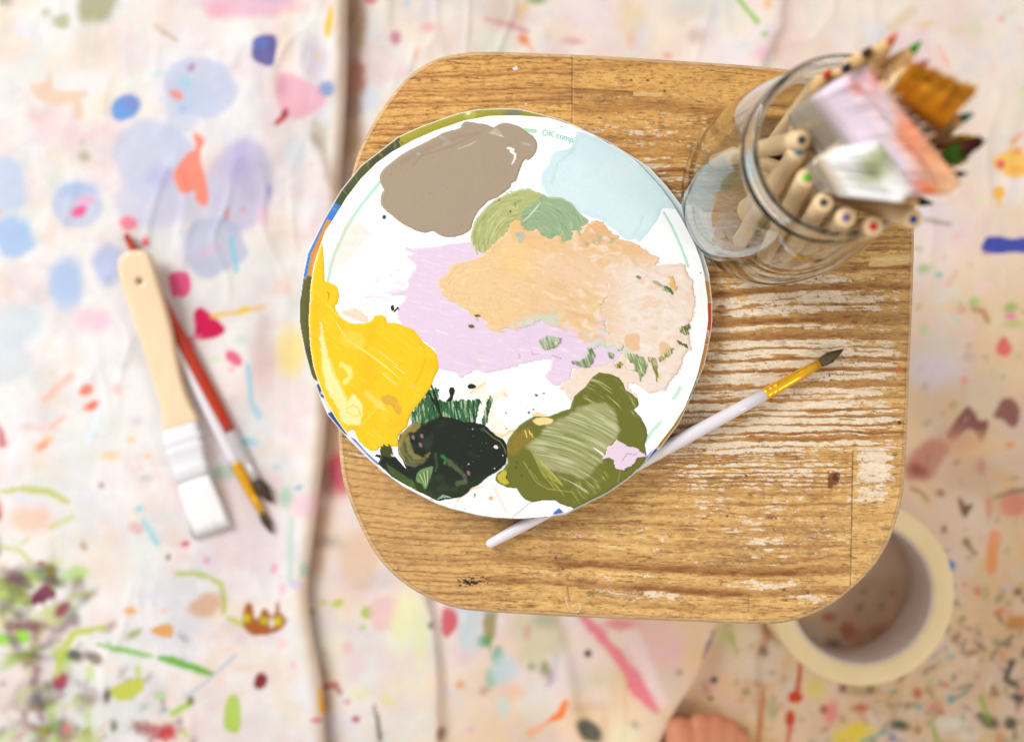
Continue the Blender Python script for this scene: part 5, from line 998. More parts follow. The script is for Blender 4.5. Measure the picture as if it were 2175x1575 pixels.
def d_dk(Fd, S):
    X, Y = Fd.X, Fd.Y; r_ = ridges(X, Y, 35, 3, 250)
    Fd.mix(slice(None), (44, 58, 30), sstep(1040, 1000, X - 0 * Y) * .0 + sstep(1000, 1040, Y) * .55 + 0 * X)
    Fd.poly(zC([(600, 1130), (700, 1190), (860, 1260), (980, 1340), (1000, 1400), (800, 1310)]), (52, 72, 30), .9, 8, 4)
    Fd.mix(slice(None), (70, 84, 60), sstep(.2, .7, fbm(X, Y, 26, 3, 251)) * .25)
    # swirls on the left
    for k, c_ in enumerate([(116, 120, 84), (86, 92, 62), (134, 130, 74), (70, 78, 50), (150, 140, 80)]):
        Fd.line(zC([(740 + k * 16, 1000 - k * 12), (745 + k * 18, 1060 - k * 6), (790 + k * 16, 1120 - k * 10), (860 + k * 14, 1140 - k * 12), (930 + k * 8, 1110 - k * 14)]), [10, 12, 10, 6, 3], c_, .7, 2.5, .4)
    Fd.poly(zC([(735, 1010), (760, 930), (800, 890), (840, 845), (890, 842), (900, 865), (870, 900), (810, 920), (780, 970), (760, 1040), (790, 1100), (750, 1070)]), (160, 142, 76), .9, 3, 3, 8, fade=.4)
    for q in [[(1085, 1105), (1130, 1150), (1200, 1210), (1215, 1255)], [(1210, 1260), (1160, 1270)]]: Fd.line(zC(q), [8, 10, 9, 4][:len(q)], (92, 100, 72), .8, 3, .4)
    Fd.line(zC([(1045, 1075), (1070, 1100), (1065, 1125)]), [6, 8, 4], (56, 120, 66), .9, 2); Fd.line(zC([(1000, 1060), (1010, 1140), (1000, 1180)]), 4, (60, 100, 60), .6, 2)
    Fd.poly(zC([(870, 1200), (920, 1165), (980, 1145), (985, 1170), (965, 1230), (945, 1290), (925, 1305), (905, 1270), (870, 1250)]), (116, 150, 90), .95, 1.5, 2)
    for k in range(7): Fd.line(zC([(880 + k * 13, 1215 - k * 8), (905 + k * 8, 1250), (935, 1295)]), 1.6, (206, 220, 170) if k % 2 else (50, 80, 40), .85, .7)
    for k in range(8): Fd.line(zC([(1010 + k * 10, 1378 - k * 3), (1050 + k * 8, 1345 + k * 3)]), 1.8, (190, 214, 190) if k % 2 else (60, 110, 80), .9, .7)
    Fd.line(zC([(1330, 885), (1400, 945), (1450, 975), (1480, 1020), (1492, 1060)]), 1.8, (126, 132, 84), .8, .8); Fd.line(zC([(1310, 885), (1325, 900), (1340, 880)]), 2, (84, 94, 74), .8, .8)
    for x, y in [(905, 937), (845, 945), (897, 1000), (1230, 1195)]: Fd.ell(*zC([(x, y)])[0], 3.4, 5, (150, 118, 122), .85, -20, 1.2)
    for x, y in [(1260, 888), (1232, 1132), (1412, 1163), (1470, 1072)]: Fd.ell(*zC([(x, y)])[0], 1.2, 1.2, (236, 236, 226), .95, 0, .5)
    rr_ = random.Random(8)
    for k in range(34):
        x, y = rr_.uniform(1150, 1480), rr_.uniform(880, 1220); Fd.ell(*zC([(x, y)])[0], 1.1, 1.0, rr_.choice([(16, 18, 14), (100, 110, 60), (16, 18, 14)]), .85, 0, .5)
    for k in range(16): Fd.line(zC([(660 + k * 12, 1130 + k * 8), (690 + k * 12, 1200 + k * 8)]), 1.4, (110, 136, 60), .55, .8)
    return .00006 * fbm(X, Y, 30, 3, 254) + .00005 * r_ * (X < 900)
blob('paint_blob', zC([(740, 990), (755, 930), (800, 890), (840, 845), (890, 842), (920, 855), (960, 825), (1010, 810), (1025, 780), (975, 690), (945, 630), (950, 622), (985, 675), (998, 690), (970, 590), (972, 582), (1010, 660), (1035, 765), (1050, 800), (1095, 806), (1150, 820), (1200, 840), (1250, 838), (1290, 850), (1340, 860), (1390, 905), (1425, 935), (1475, 962), (1495, 1000), (1500, 1060), (1488, 1130), (1450, 1165), (1415, 1190), (1370, 1215), (1345, 1235), (1310, 1265), (1280, 1285), (1245, 1300), (1225, 1330), (1180, 1360), (1110, 1372), (1070, 1375), (1030, 1388), (1000, 1380), (900, 1330), (800, 1280), (700, 1220), (600, 1130), (625, 1085), (580, 1078), (590, 1068), (640, 1072), (720, 1085), (760, 1130), (800, 1170), (780, 1120), (745, 1060)]),
     (30, 37, 28), .0003, .00055, 'near black green paint blob with loose swirls', rough=.9, detail=d_dk, smooth=False, soft=4)
def d_plain(Fd, S): return None
for pts_ in [[(1105, 600), (1125, 600), (1133, 625), (1122, 660), (1115, 690), (1090, 700), (1080, 690), (1102, 660), (1096, 625)], [(1224, 592), (1240, 576), (1268, 578), (1282, 595), (1262, 605), (1235, 606)]]:
    blob('paint_drip', zC(pts_), (34, 36, 28), .0002, .0003, None, soft=2.5, rs=5, rough=.4, step=1.0)
blob('paint_drip', zC([(1405, 1012), (1415, 1000), (1430, 1002), (1440, 1018), (1432, 1027), (1415, 1024)]), (238, 216, 232), .0011, .0003, 'lilac dot on the dark green blob', soft=2, rs=5, rough=.2, step=.9)
blob('paint_smear', zC([(610, 1085), (625, 1030), (640, 1005), (670, 1000), (690, 1030), (700, 1080), (720, 1120), (700, 1130), (650, 1090)]), (70, 74, 26), .0005, .0002, None, jag=5, jang=60, smooth=False, soft=2, rs=4, rough=3, step=1.1)
for pts_ in [[(688, 1482), (700, 1468), (710, 1472), (712, 1500), (702, 1512), (690, 1500)], [(705, 1515), (735, 1482), (742, 1480), (750, 1500), (748, 1515), (738, 1495), (715, 1520)]]:
    blob('paint_drip', zA(pts_), (40, 38, 28), .0001, .0002, None, soft=1.5, rs=3, rough=.6, smooth=False, step=.9)
# olive blob
def d_ol(Fd, S):
    X, Y = Fd.X, Fd.Y
    c0 = curved(X, Y, 1110, 1230, 3.0, 260, 44); r2_ = ridges(X, Y, 55, 3.0, 262, 9)
    Fd.poly(zD([(300, 790), (380, 740), (470, 700), (540, 650), (640, 625), (720, 650), (760, 720), (770, 790), (745, 860), (700, 910), (680, 980), (640, 1010), (590, 1080), (540, 1095), (470, 1070), (380, 1050), (300, 1020), (250, 950), (205, 905), (235, 855), (290, 830)]), (168, 168, 116), .88, 5, 5, 12)
    m = sstep(0, 14, sdf_poly(X, Y, zD([(290, 780), (560, 630), (760, 650), (790, 800), (700, 980), (720, 1100), (560, 1230), (430, 1180), (250, 960), (210, 900)])))
    Fd.mix(slice(None), (202, 204, 164), sstep(.05, .45, c0) * m * .75); Fd.mix(slice(None), (128, 130, 66), sstep(.1, .5, -c0) * m * .7)
    m2 = sstep(0, 10, sdf_poly(X, Y, zD([(600, 460), (780, 470), (880, 600), (910, 740), (830, 700), (700, 640), (560, 640), (520, 560)])))
    c2 = curved(X, Y, 1200, 960, 3.2, 264, 40); Fd.mix(slice(None), (184, 186, 128), sstep(.15, .5, c2) * m2 * .8)
    m3 = sstep(0, 10, sdf_poly(X, Y, zD([(180, 960), (300, 1050), (470, 1100), (640, 1100), (700, 1000), (740, 1060), (640, 1200), (520, 1270), (400, 1200), (260, 1120), (170, 1000)])))
    Fd.mix(slice(None), (172, 170, 76), sstep(.05, .5, r2_) * m3 * .7)
    Fd.poly(zD([(110, 840), (160, 800), (220, 790), (240, 830), (180, 900), (120, 950), (85, 930)]), (162, 128, 52), .75, 5, 4, fade=.4); Fd.poly(zD([(240, 735), (300, 715), (360, 728), (345, 755), (270, 765)]), (250, 222, 150), .92, 1.5, 2, 6)
    for k in range(10): Fd.line(zD([(230 + k * 14, 930 + k * 14), (300 + k * 14, 1070 + k * 8)]), 1.1, (222, 214, 110), .6, .6)
    for k in range(6): Fd.line(zD([(615 + k * 10, 905 + k * 6), (650 + k * 8, 930 + k * 8)]), 1.6, (250, 250, 232), .85, .7)
    for x, y in [(195, 820), (215, 800), (230, 820), (190, 800)]: Fd.line(zD([(x, y), (x + 8, y + 22)]), 2, (246, 232, 130), .8, .7)
    for x, y in [(135, 990), (205, 1025), (165, 1072), (130, 1020)]: Fd.line(zD([(x, y), (x + 8, y + 6), (x + 4, y + 16)]), 1.4, (44, 40, 16), .85, .6)
    Fd.line(zD([(180, 990), (260, 1120), (330, 1160), (480, 1180)]), 2, (178, 172, 100), .6, 1); Fd.line(zD([(780, 1040), (765, 1120)]), 1.6, (170, 166, 110), .7, .8)
    return .00022 * (c0 * m + c2 * m2 + r2_ * m3) 
blob('paint_blob', zD([(610, 465), (650, 437), (720, 448), (770, 470), (800, 505), (812, 545), (850, 570), (885, 602), (893, 640), (860, 668), (905, 715), (938, 780), (946, 830), (930, 885), (940, 950), (925, 1010), (880, 1060), (830, 1100), (700, 1190), (520, 1280), (500, 1298), (478, 1270), (455, 1268), (405, 1250), (380, 1232), (300, 1228), (235, 1240), (190, 1225), (160, 1190), (140, 1155), (80, 1150), (30, 1125), (5, 1105), (15, 1070), (60, 1035), (85, 1000), (75, 900), (90, 850), (120, 810), (150, 772), (200, 738), (250, 712), (340, 714), (420, 680), (470, 665), (485, 620), (490, 590), (560, 530)]),
     (110, 112, 42), .0003, .00055, 'olive green paint blob with pale curved brush marks', rough=.8, detail=d_ol, smooth=False, soft=4.5)
blob('paint_blob', zD([(755, 850), (790, 870), (830, 892), (880, 902), (905, 925), (942, 955), (915, 968), (890, 972), (868, 1000), (845, 1020), (800, 1045), (768, 1040), (750, 1030), (735, 985), (715, 970), (665, 975), (690, 940), (700, 905), (740, 880)]), (232, 208, 226), .0011, .0003, 'small lilac paint patch on the olive blob', jag=2, jang=10, smooth=False, soft=3, rs=5,
     detail=lambda Fd, S: Fd.line(zD([(790, 990), (825, 940), (870, 950), (885, 935)]), 1.3, (120, 96, 110), .8, .6))
blob('paint_smear', zD([(20, 1075), (60, 1040), (85, 1050), (75, 1090), (100, 1130), (60, 1140), (20, 1110)]), (186, 176, 40), .0010, .0002, None, jag=1, smooth=False, soft=3, rs=5, detail=lambda Fd, S: [Fd.line(zD([(30 + k * 12, 1060), (35 + k * 12, 1130)]), 1, (226, 220, 130), .6, .6) for k in range(4)] and None)
# printed word
fnt = bpy.data.curves.new('printed_text', 'FONT')
bfont = None
word = 'OK comp'
adv = [0, 14.5, 27.5, 30, 38, 47, 60.5]
pos0 = np.array([1150.0, 287.0]); ang0 = math.radians(7.5)
letters_v, letters_f, o_ = [], [], 0
xs = 0
for i, ch in enumerate(word):
    if ch == ' ': continue
    cu = bpy.data.curves.new('printed_text', 'FONT'); cu.body = ch; cu.size = 1.0; cu.resolution_u = 4; cu.offset = 0.022
    to = bpy.data.objects.new('tmp_letter', cu); C.objects.link(to)
    bpy.context.view_layer.update()
    me = bpy.data.meshes.new_from_object(to.evaluated_get(bpy.context.evaluated_depsgraph_get()))
    vs = np.array([v.co[:] for v in me.vertices]); fs = [tuple(p.vertices) for p in me.polygons]
    bpy.data.objects.remove(to); bpy.data.curves.remove(cu); bpy.data.meshes.remove(me)
    size = 17.5; a = ang0 + adv[i] * 0.0032
    px0 = pos0 + np.array([adv[i] * math.cos(ang0 + adv[i] * .0016), adv[i] * math.sin(ang0 + adv[i] * .0016)])
    ux = vs[:, 0] * size; uy = vs[:, 1] * size
    px = px0[0] + ux * math.cos(a) + uy * math.sin(a); py = px0[1] + ux * math.sin(a) - uy * math.cos(a)
    letters_v.append(on_plane(px, py, HU + .00005)); letters_f += [tuple(q + o_ for q in f) for f in fs]; o_ += len(vs)
bpy.data.curves.remove(fnt)
mesh_obj('printed_text', np.concatenate(letters_v), letters_f, mat_flat('green_print', (158, 218, 186), .5, noise=.02), pal, smooth=False)

# ------------------------------------------------------------------ glass jar
JX, JY = 544 * ds, 370 * ds
def lathe(prof, cx, cy, z0, n=96, closed=True):
    P = np.array(prof, float); m = len(P); v = []; f = []
    for i in range(n):
        a = 2 * math.pi * i / n
        for r_, z in P: v.append((cx + r_ * math.cos(a), cy + r_ * math.sin(a), z0 + z))
    for i in range(n):
        j = (i + 1) % n
        for k in range(m if closed else m - 1):
            k2 = (k + 1) % m
            f.append((i * m + k, j * m + k, j * m + k2, i * m + k2))
    return np.array(v), f
def cat(pts, n=5):
    P = np.array(pts, float); out = []
    for i in range(len(P) - 1):
        p0, p1, p2, p3 = P[max(i - 1, 0)], P[i], P[i + 1], P[min(i + 2, len(P) - 1)]
        for k in range(n):
            t = k / n; out.append(0.5 * ((2 * p1) + (-p0 + p2) * t + (2 * p0 - 5 * p1 + 4 * p2 - p3) * t * t + (-p0 + 3 * p1 - 3 * p2 + p3) * t ** 3))
    out.append(P[-1]); return out
gl, N, L, b = nmat('clear_glass')
b.inputs['Base Color'].default_value = (0.96, 0.985, 0.965, 1); b.inputs['Roughness'].default_value = 0.0; b.inputs['IOR'].default_value = 1.46; b.inputs['Transmission Weight'].default_value = 1.0
outer = cat([(0.0002, .0008), (.025, .0008), (.034, .0003), (.0395, .0022), (.0420, .0065), (.0427, .014), (.0428, .030), (.0424, .050), (.0412, .068), (.0392, .084), (.0368, .097), (.0346, .1065), (.0330, .1118), (.0325, .114), (.0334, .1155), (.0340, .117), (.0334, .1185), (.0326, .120), (.0326, .1225), (.0334, .1240), (.0342, .1255), (.0334, .1270), (.0328, .1285), (.0330, .1315), (.0338, .1335), (.0334, .1352), (.0325, .1358)], 4)
inner = cat([(.0325, .1358), (.0312, .1352), (.0305, .1335), (.0303, .128), (.0301, .115), (.0308, .1105), (.0322, .1060), (.0345, .0965), (.0369, .0835), (.0389, .0675), (.0401, .050), (.0404, .030), (.0403, .014), (.0385, .0075), (.034, .0052), (.02, .0056), (0.0002, .0060)], 4)
jar = empty('glass_jar', (JX, JY, STZ), 'clear glass jar holding coloured pencils and brushes on the stool corner', 'jar')
v, f = lathe(list(outer) + list(inner[1:]), JX, JY, STZ + .0004, 128)
jb = mesh_obj('body', v, f, gl, jar)

# ------------------------------------------------------------------ pencils in the jar
pw = mat_flat('pencil_wood', (240, 206, 158), .55, nscale=160, noise=.12, bump=.1, stretch=(1, 1, .2))
pw2 = mat_flat('sharpened_wood', (234, 192, 130), .65, nscale=400, noise=.16, bump=.2)
def solve_base(tip, rimR=0.0262, pr=.0037):
    t = np.array([tip.x - JX, tip.y - JY]); h = tip.z - STZ
    k = 0.62
    zr = 0.134; zb_ = 0.0075
    while k > -0.6:
        f_ = (zr - zb_) / (h - zb_)
        at = t * (k + (1 - k) * f_)
        if np.hypot(*at) <= rimR or h < zr: break
        k -= .03
    bb = t * k
    n_ = np.hypot(*bb)
    if n_ > .031: bb *= .031 / n_
    return Vector((JX + bb[0], JY + bb[1], STZ + zb_ + .001))
def pencil(px, py, z, colr, cname, sharp, label, base=None, R=.0037):
    tip = V(px, py, STZ + z); bs = base or solve_base(tip)
    root = empty('pencil', tuple(bs), label, 'pencil', 'coloured pencils standing in the jar')
    L_ = (tip - bs).length
    cm = mat_flat('core_' + cname, colr, .5, nscale=300, noise=.05)
    if sharp:
        cone = .021 / L_
        v, f = tube(bs, tip, [(0, R * .96), (.004, R), (1 - cone, R)], 20); mesh_obj('barrel', v, f, pw, root)
        v, f = tube(bs, tip, [(1 - cone - .001, R * .99), (1 - cone, R * .97), (1 - cone * .32, R * .40)], 20); mesh_obj('sharpened_cone', v, f, pw2, root)
        v, f = tube(bs, tip, [(1 - cone * .33, R * .37), (1 - cone * .32, R * .43), (1 - cone * .06, R * .16), (1, R * .07)], 16); mesh_obj('core', v, f, cm, root)
    else:
        v, f = tube(bs, tip, [(0, R * .96), (.004, R), (1 - .0006 / L_, R), (1, R * .93)], 24); mesh_obj('barrel', v, f, pw, root)
        v, f = tube(bs, tip, [(1 - .002 / L_, R * .40), (1 + .00025 / L_, R * .40)], 16); mesh_obj('core', v, f, cm, root)
pens = [(1765, 147, .150, (242, 96, 36), 'orange', 1, 'sharpened orange pencil nearest the upper rim of the jar'),
        (1806, 133, .156, (44, 50, 84), 'navy', 1, 'sharpened navy pencil between the orange and brown tips'),
        (1851, 100, .166, (84, 40, 24), 'brown', 1, 'sharpened brown pencil beside the navy tip'),
        (1906, 70, .178, (244, 120, 74), 'coral', 1, 'tall sharpened coral pencil topmost of the bunch'),
        (1857, 143, .152, (240, 84, 106), 'pink', 1, 'sharpened pink pencil just above the lilac brush'),
        (1922, 113, .166, (62, 56, 34), 'dark_olive', 1, 'sharpened dark olive pencil below the green tip'),
        (1957, 88, .178, (64, 170, 50), 'leaf_green', 1, 'tall sharpened green pencil at the top right of the bunch'),
        (1905, 163, .166, (52, 28, 92), 'purple', 1, 'sharpened deep purple pencil left of the ochre brush'),
        (1872, 176, .152, (70, 130, 44), 'moss_green', 1, 'sharpened moss green pencil hidden low behind the lilac brush'),
        (1972, 128, .190, (150, 16, 92), 'magenta', 1, 'sharpened magenta pencil behind the ochre brush'),
        (2068, 241, .182, (34, 172, 140), 'teal', 1, 'sharpened teal pencil at the far right below the ochre brush'),
        (2066, 288, .174, (250, 210, 10), 'yellow', 1, 'sharpened yellow pencil just above the green brush tip'),
        (2058, 339, .172, (238, 178, 8), 'golden', 1, 'sharpened golden pencil below the green brush tip'),
        (2054, 369, .170, (46, 44, 44), 'black', 1, 'sharpened black pencil at the right end of the lilac brush'),
        (1982, 433, .160, (58, 60, 58), 'graphite', 1, 'sharpened graphite pencil leaning out under the lilac brush'),
        (1940, 466, .150, (38, 50, 140), 'blue', 0, 'blunt blue pencil leaning out at the lower right rim'),
        (1855, 481, .139, (222, 30, 22), 'red', 0, 'blunt red pencil against the lower rim of the jar'),
        (1797, 462, .141, (120, 96, 150), 'violet', 0, 'blunt violet pencil against the rim left of the red one'),
        (1749, 430, .139, (78, 62, 66), 'umber', 0, 'blunt umber pencil against the rim left of the violet one'),
        (1713, 377, .136, (110, 205, 30), 'lime', 0, 'blunt lime green pencil inside the left side of the rim'),
        (1695, 322, .130, (80, 184, 220), 'cyan', 0, 'blunt sky blue pencil low inside the left side of the rim'),
        (1702, 297, .137, (70, 66, 70), 'slate', 0, 'blunt slate grey pencil leaning over the sky blue one')]
bases = {'slate': (JX - .026, JY + .016), 'cyan': (JX - .014, JY - .021), 'lime': (JX - .003, JY - .029), 'umber': (JX + .007, JY - .029), 'violet': (JX + .016, JY - .025), 'red': (JX + .024, JY - .018)}
for p in pens:
    bs = None
    if p[4] in bases: bs = Vector((*bases[p[4]], STZ + .0085))
    pencil(*p, base=bs)

# ------------------------------------------------------------------ brushes in the jar
def flat_brush(label, group, handle_a, fa, fb, ba, bb, fm, hm, bm, bcols=None, thick=.009, hw=.011, nst=420, jag=.004, seed=3, tipm=None, tip_len=.0, core_taper=.35, hflat=.45, ferrule_len=None, cols=None):
    """handle_a: handle end; fa/fb: (left,right) points at the start and end of the ferrule; ba/bb: left/right bristle tips"""
    f0l, f0r = fa; f1l, f1r = fb
    root = empty('paintbrush', tuple(handle_a), label, 'paintbrush', group)
    m0 = (f0l + f0r) / 2; m1 = (f1l + f1r) / 2; mt = (ba + bb) / 2
    # handle: flattened tube widening to the ferrule
    d = (m0 - handle_a).normalized(); side = (f0r - f0l).normalized(); side = (side - d * side.dot(d)).normalized(); nrm = side.cross(d).normalized()
    wd = (f0r - f0l).length / 2
    secs = []
    for t, ww_, th in [(0, .25, .3), (.01, .6, .7), (.04, .85, .9), (.10, 1, 1), (.45, .92, 1), (.7, .95, 1.0)]:
        c = handle_a.lerp(m0, t); secs.append([c, hw * ww_, hw * hflat * th])
    secs += [[handle_a.lerp(m0, .88), hw * .3 + wd * .62, thick * .46], [handle_a.lerp(m0, 1.0), wd * .97, thick * .46]]
    rings = [np.array([tuple(c + side * (a_ * math.copysign(abs(math.cos(q)) ** .7, math.cos(q))) + nrm * (b_ * math.copysign(abs(math.sin(q)) ** .8, math.sin(q)))) for q in [2 * math.pi * i / 28 for i in range(28)]]) for c, a_, b_ in secs]
    v, f = loft(rings); mesh_obj('handle', v, f, hm, root)
    d2 = (m1 - m0).normalized(); s2 = (f1r - f1l).normalized(); n2 = s2.cross(d2).normalized()
    rings = []
    for t, k in [(-.02, .97), (0, 1.0), (.1, 1.0), (.14, 1.06), (.2, 1.06), (.24, 1.0), (.36, 1.0), (.4, 1.06), (.46, 1.06), (.5, 1.0), (.9, 1.0), (1.0, 1.03), (1.0, .9)]:
        l_ = f0l.lerp(f1l, t); r_ = f0r.lerp(f1r, t); c = (l_ + r_) / 2; hwid = (r_ - l_).length / 2
        a_ = hwid + (k - 1) * thick * .5; b_ = thick * .5 * k
        rings.append(np.array([tuple(c + s2 * (a_ * math.copysign(abs(math.cos(q)) ** .35, math.cos(q))) + n2 * (b_ * math.copysign(abs(math.sin(q)) ** .55, math.sin(q)))) for q in [2 * math.pi * i / 40 for i in range(40)]]))
    v, f = loft(rings); mesh_obj('ferrule', v, f, fm, root)
    rng = random.Random(seed)
    # bristle core
    d3 = (mt - m1).normalized(); n3 = (bb - ba).normalized().cross(d3).normalized(); s3 = (bb - ba).normalized()
    nw = 36; secs2 = []
    for t in (0, .3, .6, .85, .97):
        l_ = f1l.lerp(ba, t); r_ = f1r.lerp(bb, t); th = thick * .46 * (1 - (1 - core_taper) * t)
        top = [l_.lerp(r_, .01 + .98 * i / (nw - 1)) + n3 * th for i in range(nw)]; bot = [l_.lerp(r_, .01 + .98 * i / (nw - 1)) - n3 * th for i in range(nw)][::-1]
        secs2.append(np.array([tuple(p) for p in top + bot]))
    rngs = np.random.RandomState(seed); jit = (.35 * rngs.rand(nw) + np.interp(np.arange(nw), np.linspace(0, nw, 8), rngs.rand(8))) * jag
    for q, sct in enumerate(secs2):
        if q >= 4:
            for i in range(nw):
                o1 = np.array(tuple(d3)) * jit[i] * (-1.0) * (q - 2) / 2
                sct[i] += o1; sct[2 * nw - 1 - i] += o1
    cv, cf = loft(secs2)
    us = [rng.random() for _ in range(nst)]; ws = [rng.uniform(-.93, .93) for _ in range(nst)]; ls = [1 + rng.uniform(-.10, .04) for _ in range(nst)]; sp = [rng.uniform(-.02, .02) for _ in range(nst)]
    ro = lambda k: f1l.lerp(f1r, .02 + .96 * us[k]) + n3 * (thick * .46 * ws[k])
    ti = lambda k: ro(k).lerp(ba.lerp(bb, min(max(us[k] + sp[k], .0), 1)) + n3 * (thick * .46 * core_taper * 1.5 * ws[k]), ls[k])
    v, f = join([(cv, cf), strands(rng, nst, ro, ti, .00035, .0002, 3)])
    if cols is not None:
        # colour by distance along the bristles
        P_ = np.asarray(v); o_ = np.array(tuple(m1)); dv = np.array(tuple(d3)); t_ = ((P_ - o_) @ dv) / (mt - m1).length
        u_ = ((P_ - np.array(tuple(f1l.lerp(ba, .5)))) @ np.array(tuple(s3))) / (bb - ba).length
        cc = cols(t_, u_, P_); mesh_obj('bristles', v, f, bm, root, cols=cc)
    else: mesh_obj('bristles', v, f, bm, root)
    return root
steel = mat_flat('dull_steel', (196, 188, 176), .35, metal=.8, noise=.12, nscale=80)
steel_b = mat_flat('tarnished_ferrule', (150, 128, 104), .45, metal=.55, noise=.2, nscale=60)
woodh = mat_flat('raw_wood_handle', (240, 212, 168), .55, nscale=40, noise=.05, stretch=(1, 1, 1), bump=.05)
vb = mat_vcol('paint_loaded_bristle', rough=.7, spec=.3, nscale=1200, namt=.14, bump=.3)
def W3(px, py, z): return V(px, py, STZ + z)
# wide lilac brush
def c_lil(t, u, P_):
    n = fbm(u * 100, t * 100, 14, 3, 300)
    c = np.ones((len(t), 3)) * alb((246, 228, 244))
    c = mixc(c, alb((250, 196, 150)), sstep(.66, .95, t + .12 * n)); c = mixc(c, alb((250, 128, 60)), sstep(.16, .0, np.abs(t - .84 + .14 * n)) * sstep(-.1, .3, n + .1) * 1.0); return c
flat_brush('wide flat brush with lilac bristles tipped in orange standing in the jar', 'brushes standing in the jar', Vector((JX - .012, JY - .012, STZ + .0115)),
           (W3(1688, 232, .128), W3(1808, 372, .128)), (W3(1742, 190, .158), W3(1925, 402, .158)), W3(1835, 142, .190), W3(2048, 402, .190), steel, woodh, vb, thick=.011, hw=.0075, seed=4, cols=c_lil, jag=.007, nst=70, core_taper=.6)
# ochre brush
def c_och(t, u, P_):
    n = fbm(u * 100, t * 60, 20, 3, 310); c = np.ones((len(t), 3)) * alb((226, 146, 16)); c = mixc(c, alb((176, 96, 10)), sstep(.0, .6, n)); return mixc(c, alb((244, 176, 40)), sstep(.6, 1, t) * .5)
flat_brush('flat brush caked with ochre paint leaning right in the jar', 'brushes standing in the jar', Vector((JX + .002, JY + .006, STZ + .0115)),
           (W3(1850, 232, .150), W3(1925, 312, .150)), (W3(1903, 182, .170), W3(2010, 256, .170)), W3(1932, 136, .188), W3(2076, 192, .196), steel_b, woodh, vb, thick=.012, hw=.005, seed=7, cols=c_och, jag=.018, nst=240, core_taper=.3)
# white and green sponge-like brush
def c_wh(t, u, P_):
    n = fbm(u * 100, t * 100, 26, 3, 320); c = np.ones((len(t), 3)) * alb((252, 252, 250)); c = mixc(c, alb((176, 186, 122)), sstep(.55, .85, t + .2 * n) * sstep(.85, .6, u) * .85); c = mixc(c, alb((110, 110, 56)), sstep(.13, .0, np.hypot(t - .86, u - .5)) * .9); return mixc(c, alb((238, 206, 150)), sstep(.14, .0, t) * .8)
flat_brush('short white bristled brush smeared with green in front of the lilac brush', 'brushes standing in the jar', Vector((JX - .002, JY - .020, STZ + .0115)),
           (W3(1732, 340, .130), W3(1776, 396, .130)), (W3(1756, 318, .150), W3(1808, 398, .150)), W3(1864, 308, .176), W3(1938, 414, .176), steel, woodh, vb, thick=.014, hw=.005, seed=9, cols=c_wh, jag=.001, nst=120, core_taper=.8)
# green and maroon brush
def c_gm(t, u, P_):
    c = np.ones((len(t), 3)) * alb((66, 122, 30)); return mixc(c, alb((86, 34, 18)), sstep(.55, .75, u + .3 * t))
flat_brush('small flat brush with dark green and maroon bristles at the right of the jar', 'brushes standing in the jar', Vector((JX + .014, JY - .006, STZ + .0115)),
           (W3(1962, 322, .150), W3(1995, 330, .150)), (W3(1998, 342, .164), W3(2040, 312, .166)), W3(2030, 342, .176), W3(2092, 292, .180), mat_flat('rust_ferrule', (176, 92, 40), .5, metal=.4), mat_flat('rust_handle', (190, 84, 30), .5), vb, thick=.006, hw=.0035, seed=13, cols=c_gm, jag=.002, nst=160, core_taper=.5)

# ------------------------------------------------------------------ loose brushes on the cloth
CZ = 0.0048
gf = 'brushes lying on the left cloth'
# red handled brush
redh = handle_mat('red_lacquer', (186, 46, 4), .35, .1)
silv = mat_flat('silver_ferrule', (232, 230, 234), .28, metal=.7, noise=.04)
round_brush('thin red handled brush with silver ferrule and dark bristles half under the wide brush', gf, None, (266, 496), 0, .0125, (489, 916), (543, 1020), (578, 1066), .0115,
            [(0, .0022), (.15, .0032), (.5, .0042), (.8, .0044), (.95, .0040), (1.0, .0037)], (.0034, .0028), redh, silv, hair_br, .0046, 21)
round_brush('white handled brush with yellow ferrule lying between the wide brush and the red one', gf, None, (322, 632), 0, .0118, (502, 985), (556, 1090), (578, 1132), .0115,
            [(0, .0016), (.15, .0020), (.5, .0034), (.8, .0042), (.95, .0041), (1.0, .0038)], (.0038, .0022), white_h, gold_f, hair_b, .0030, 22)
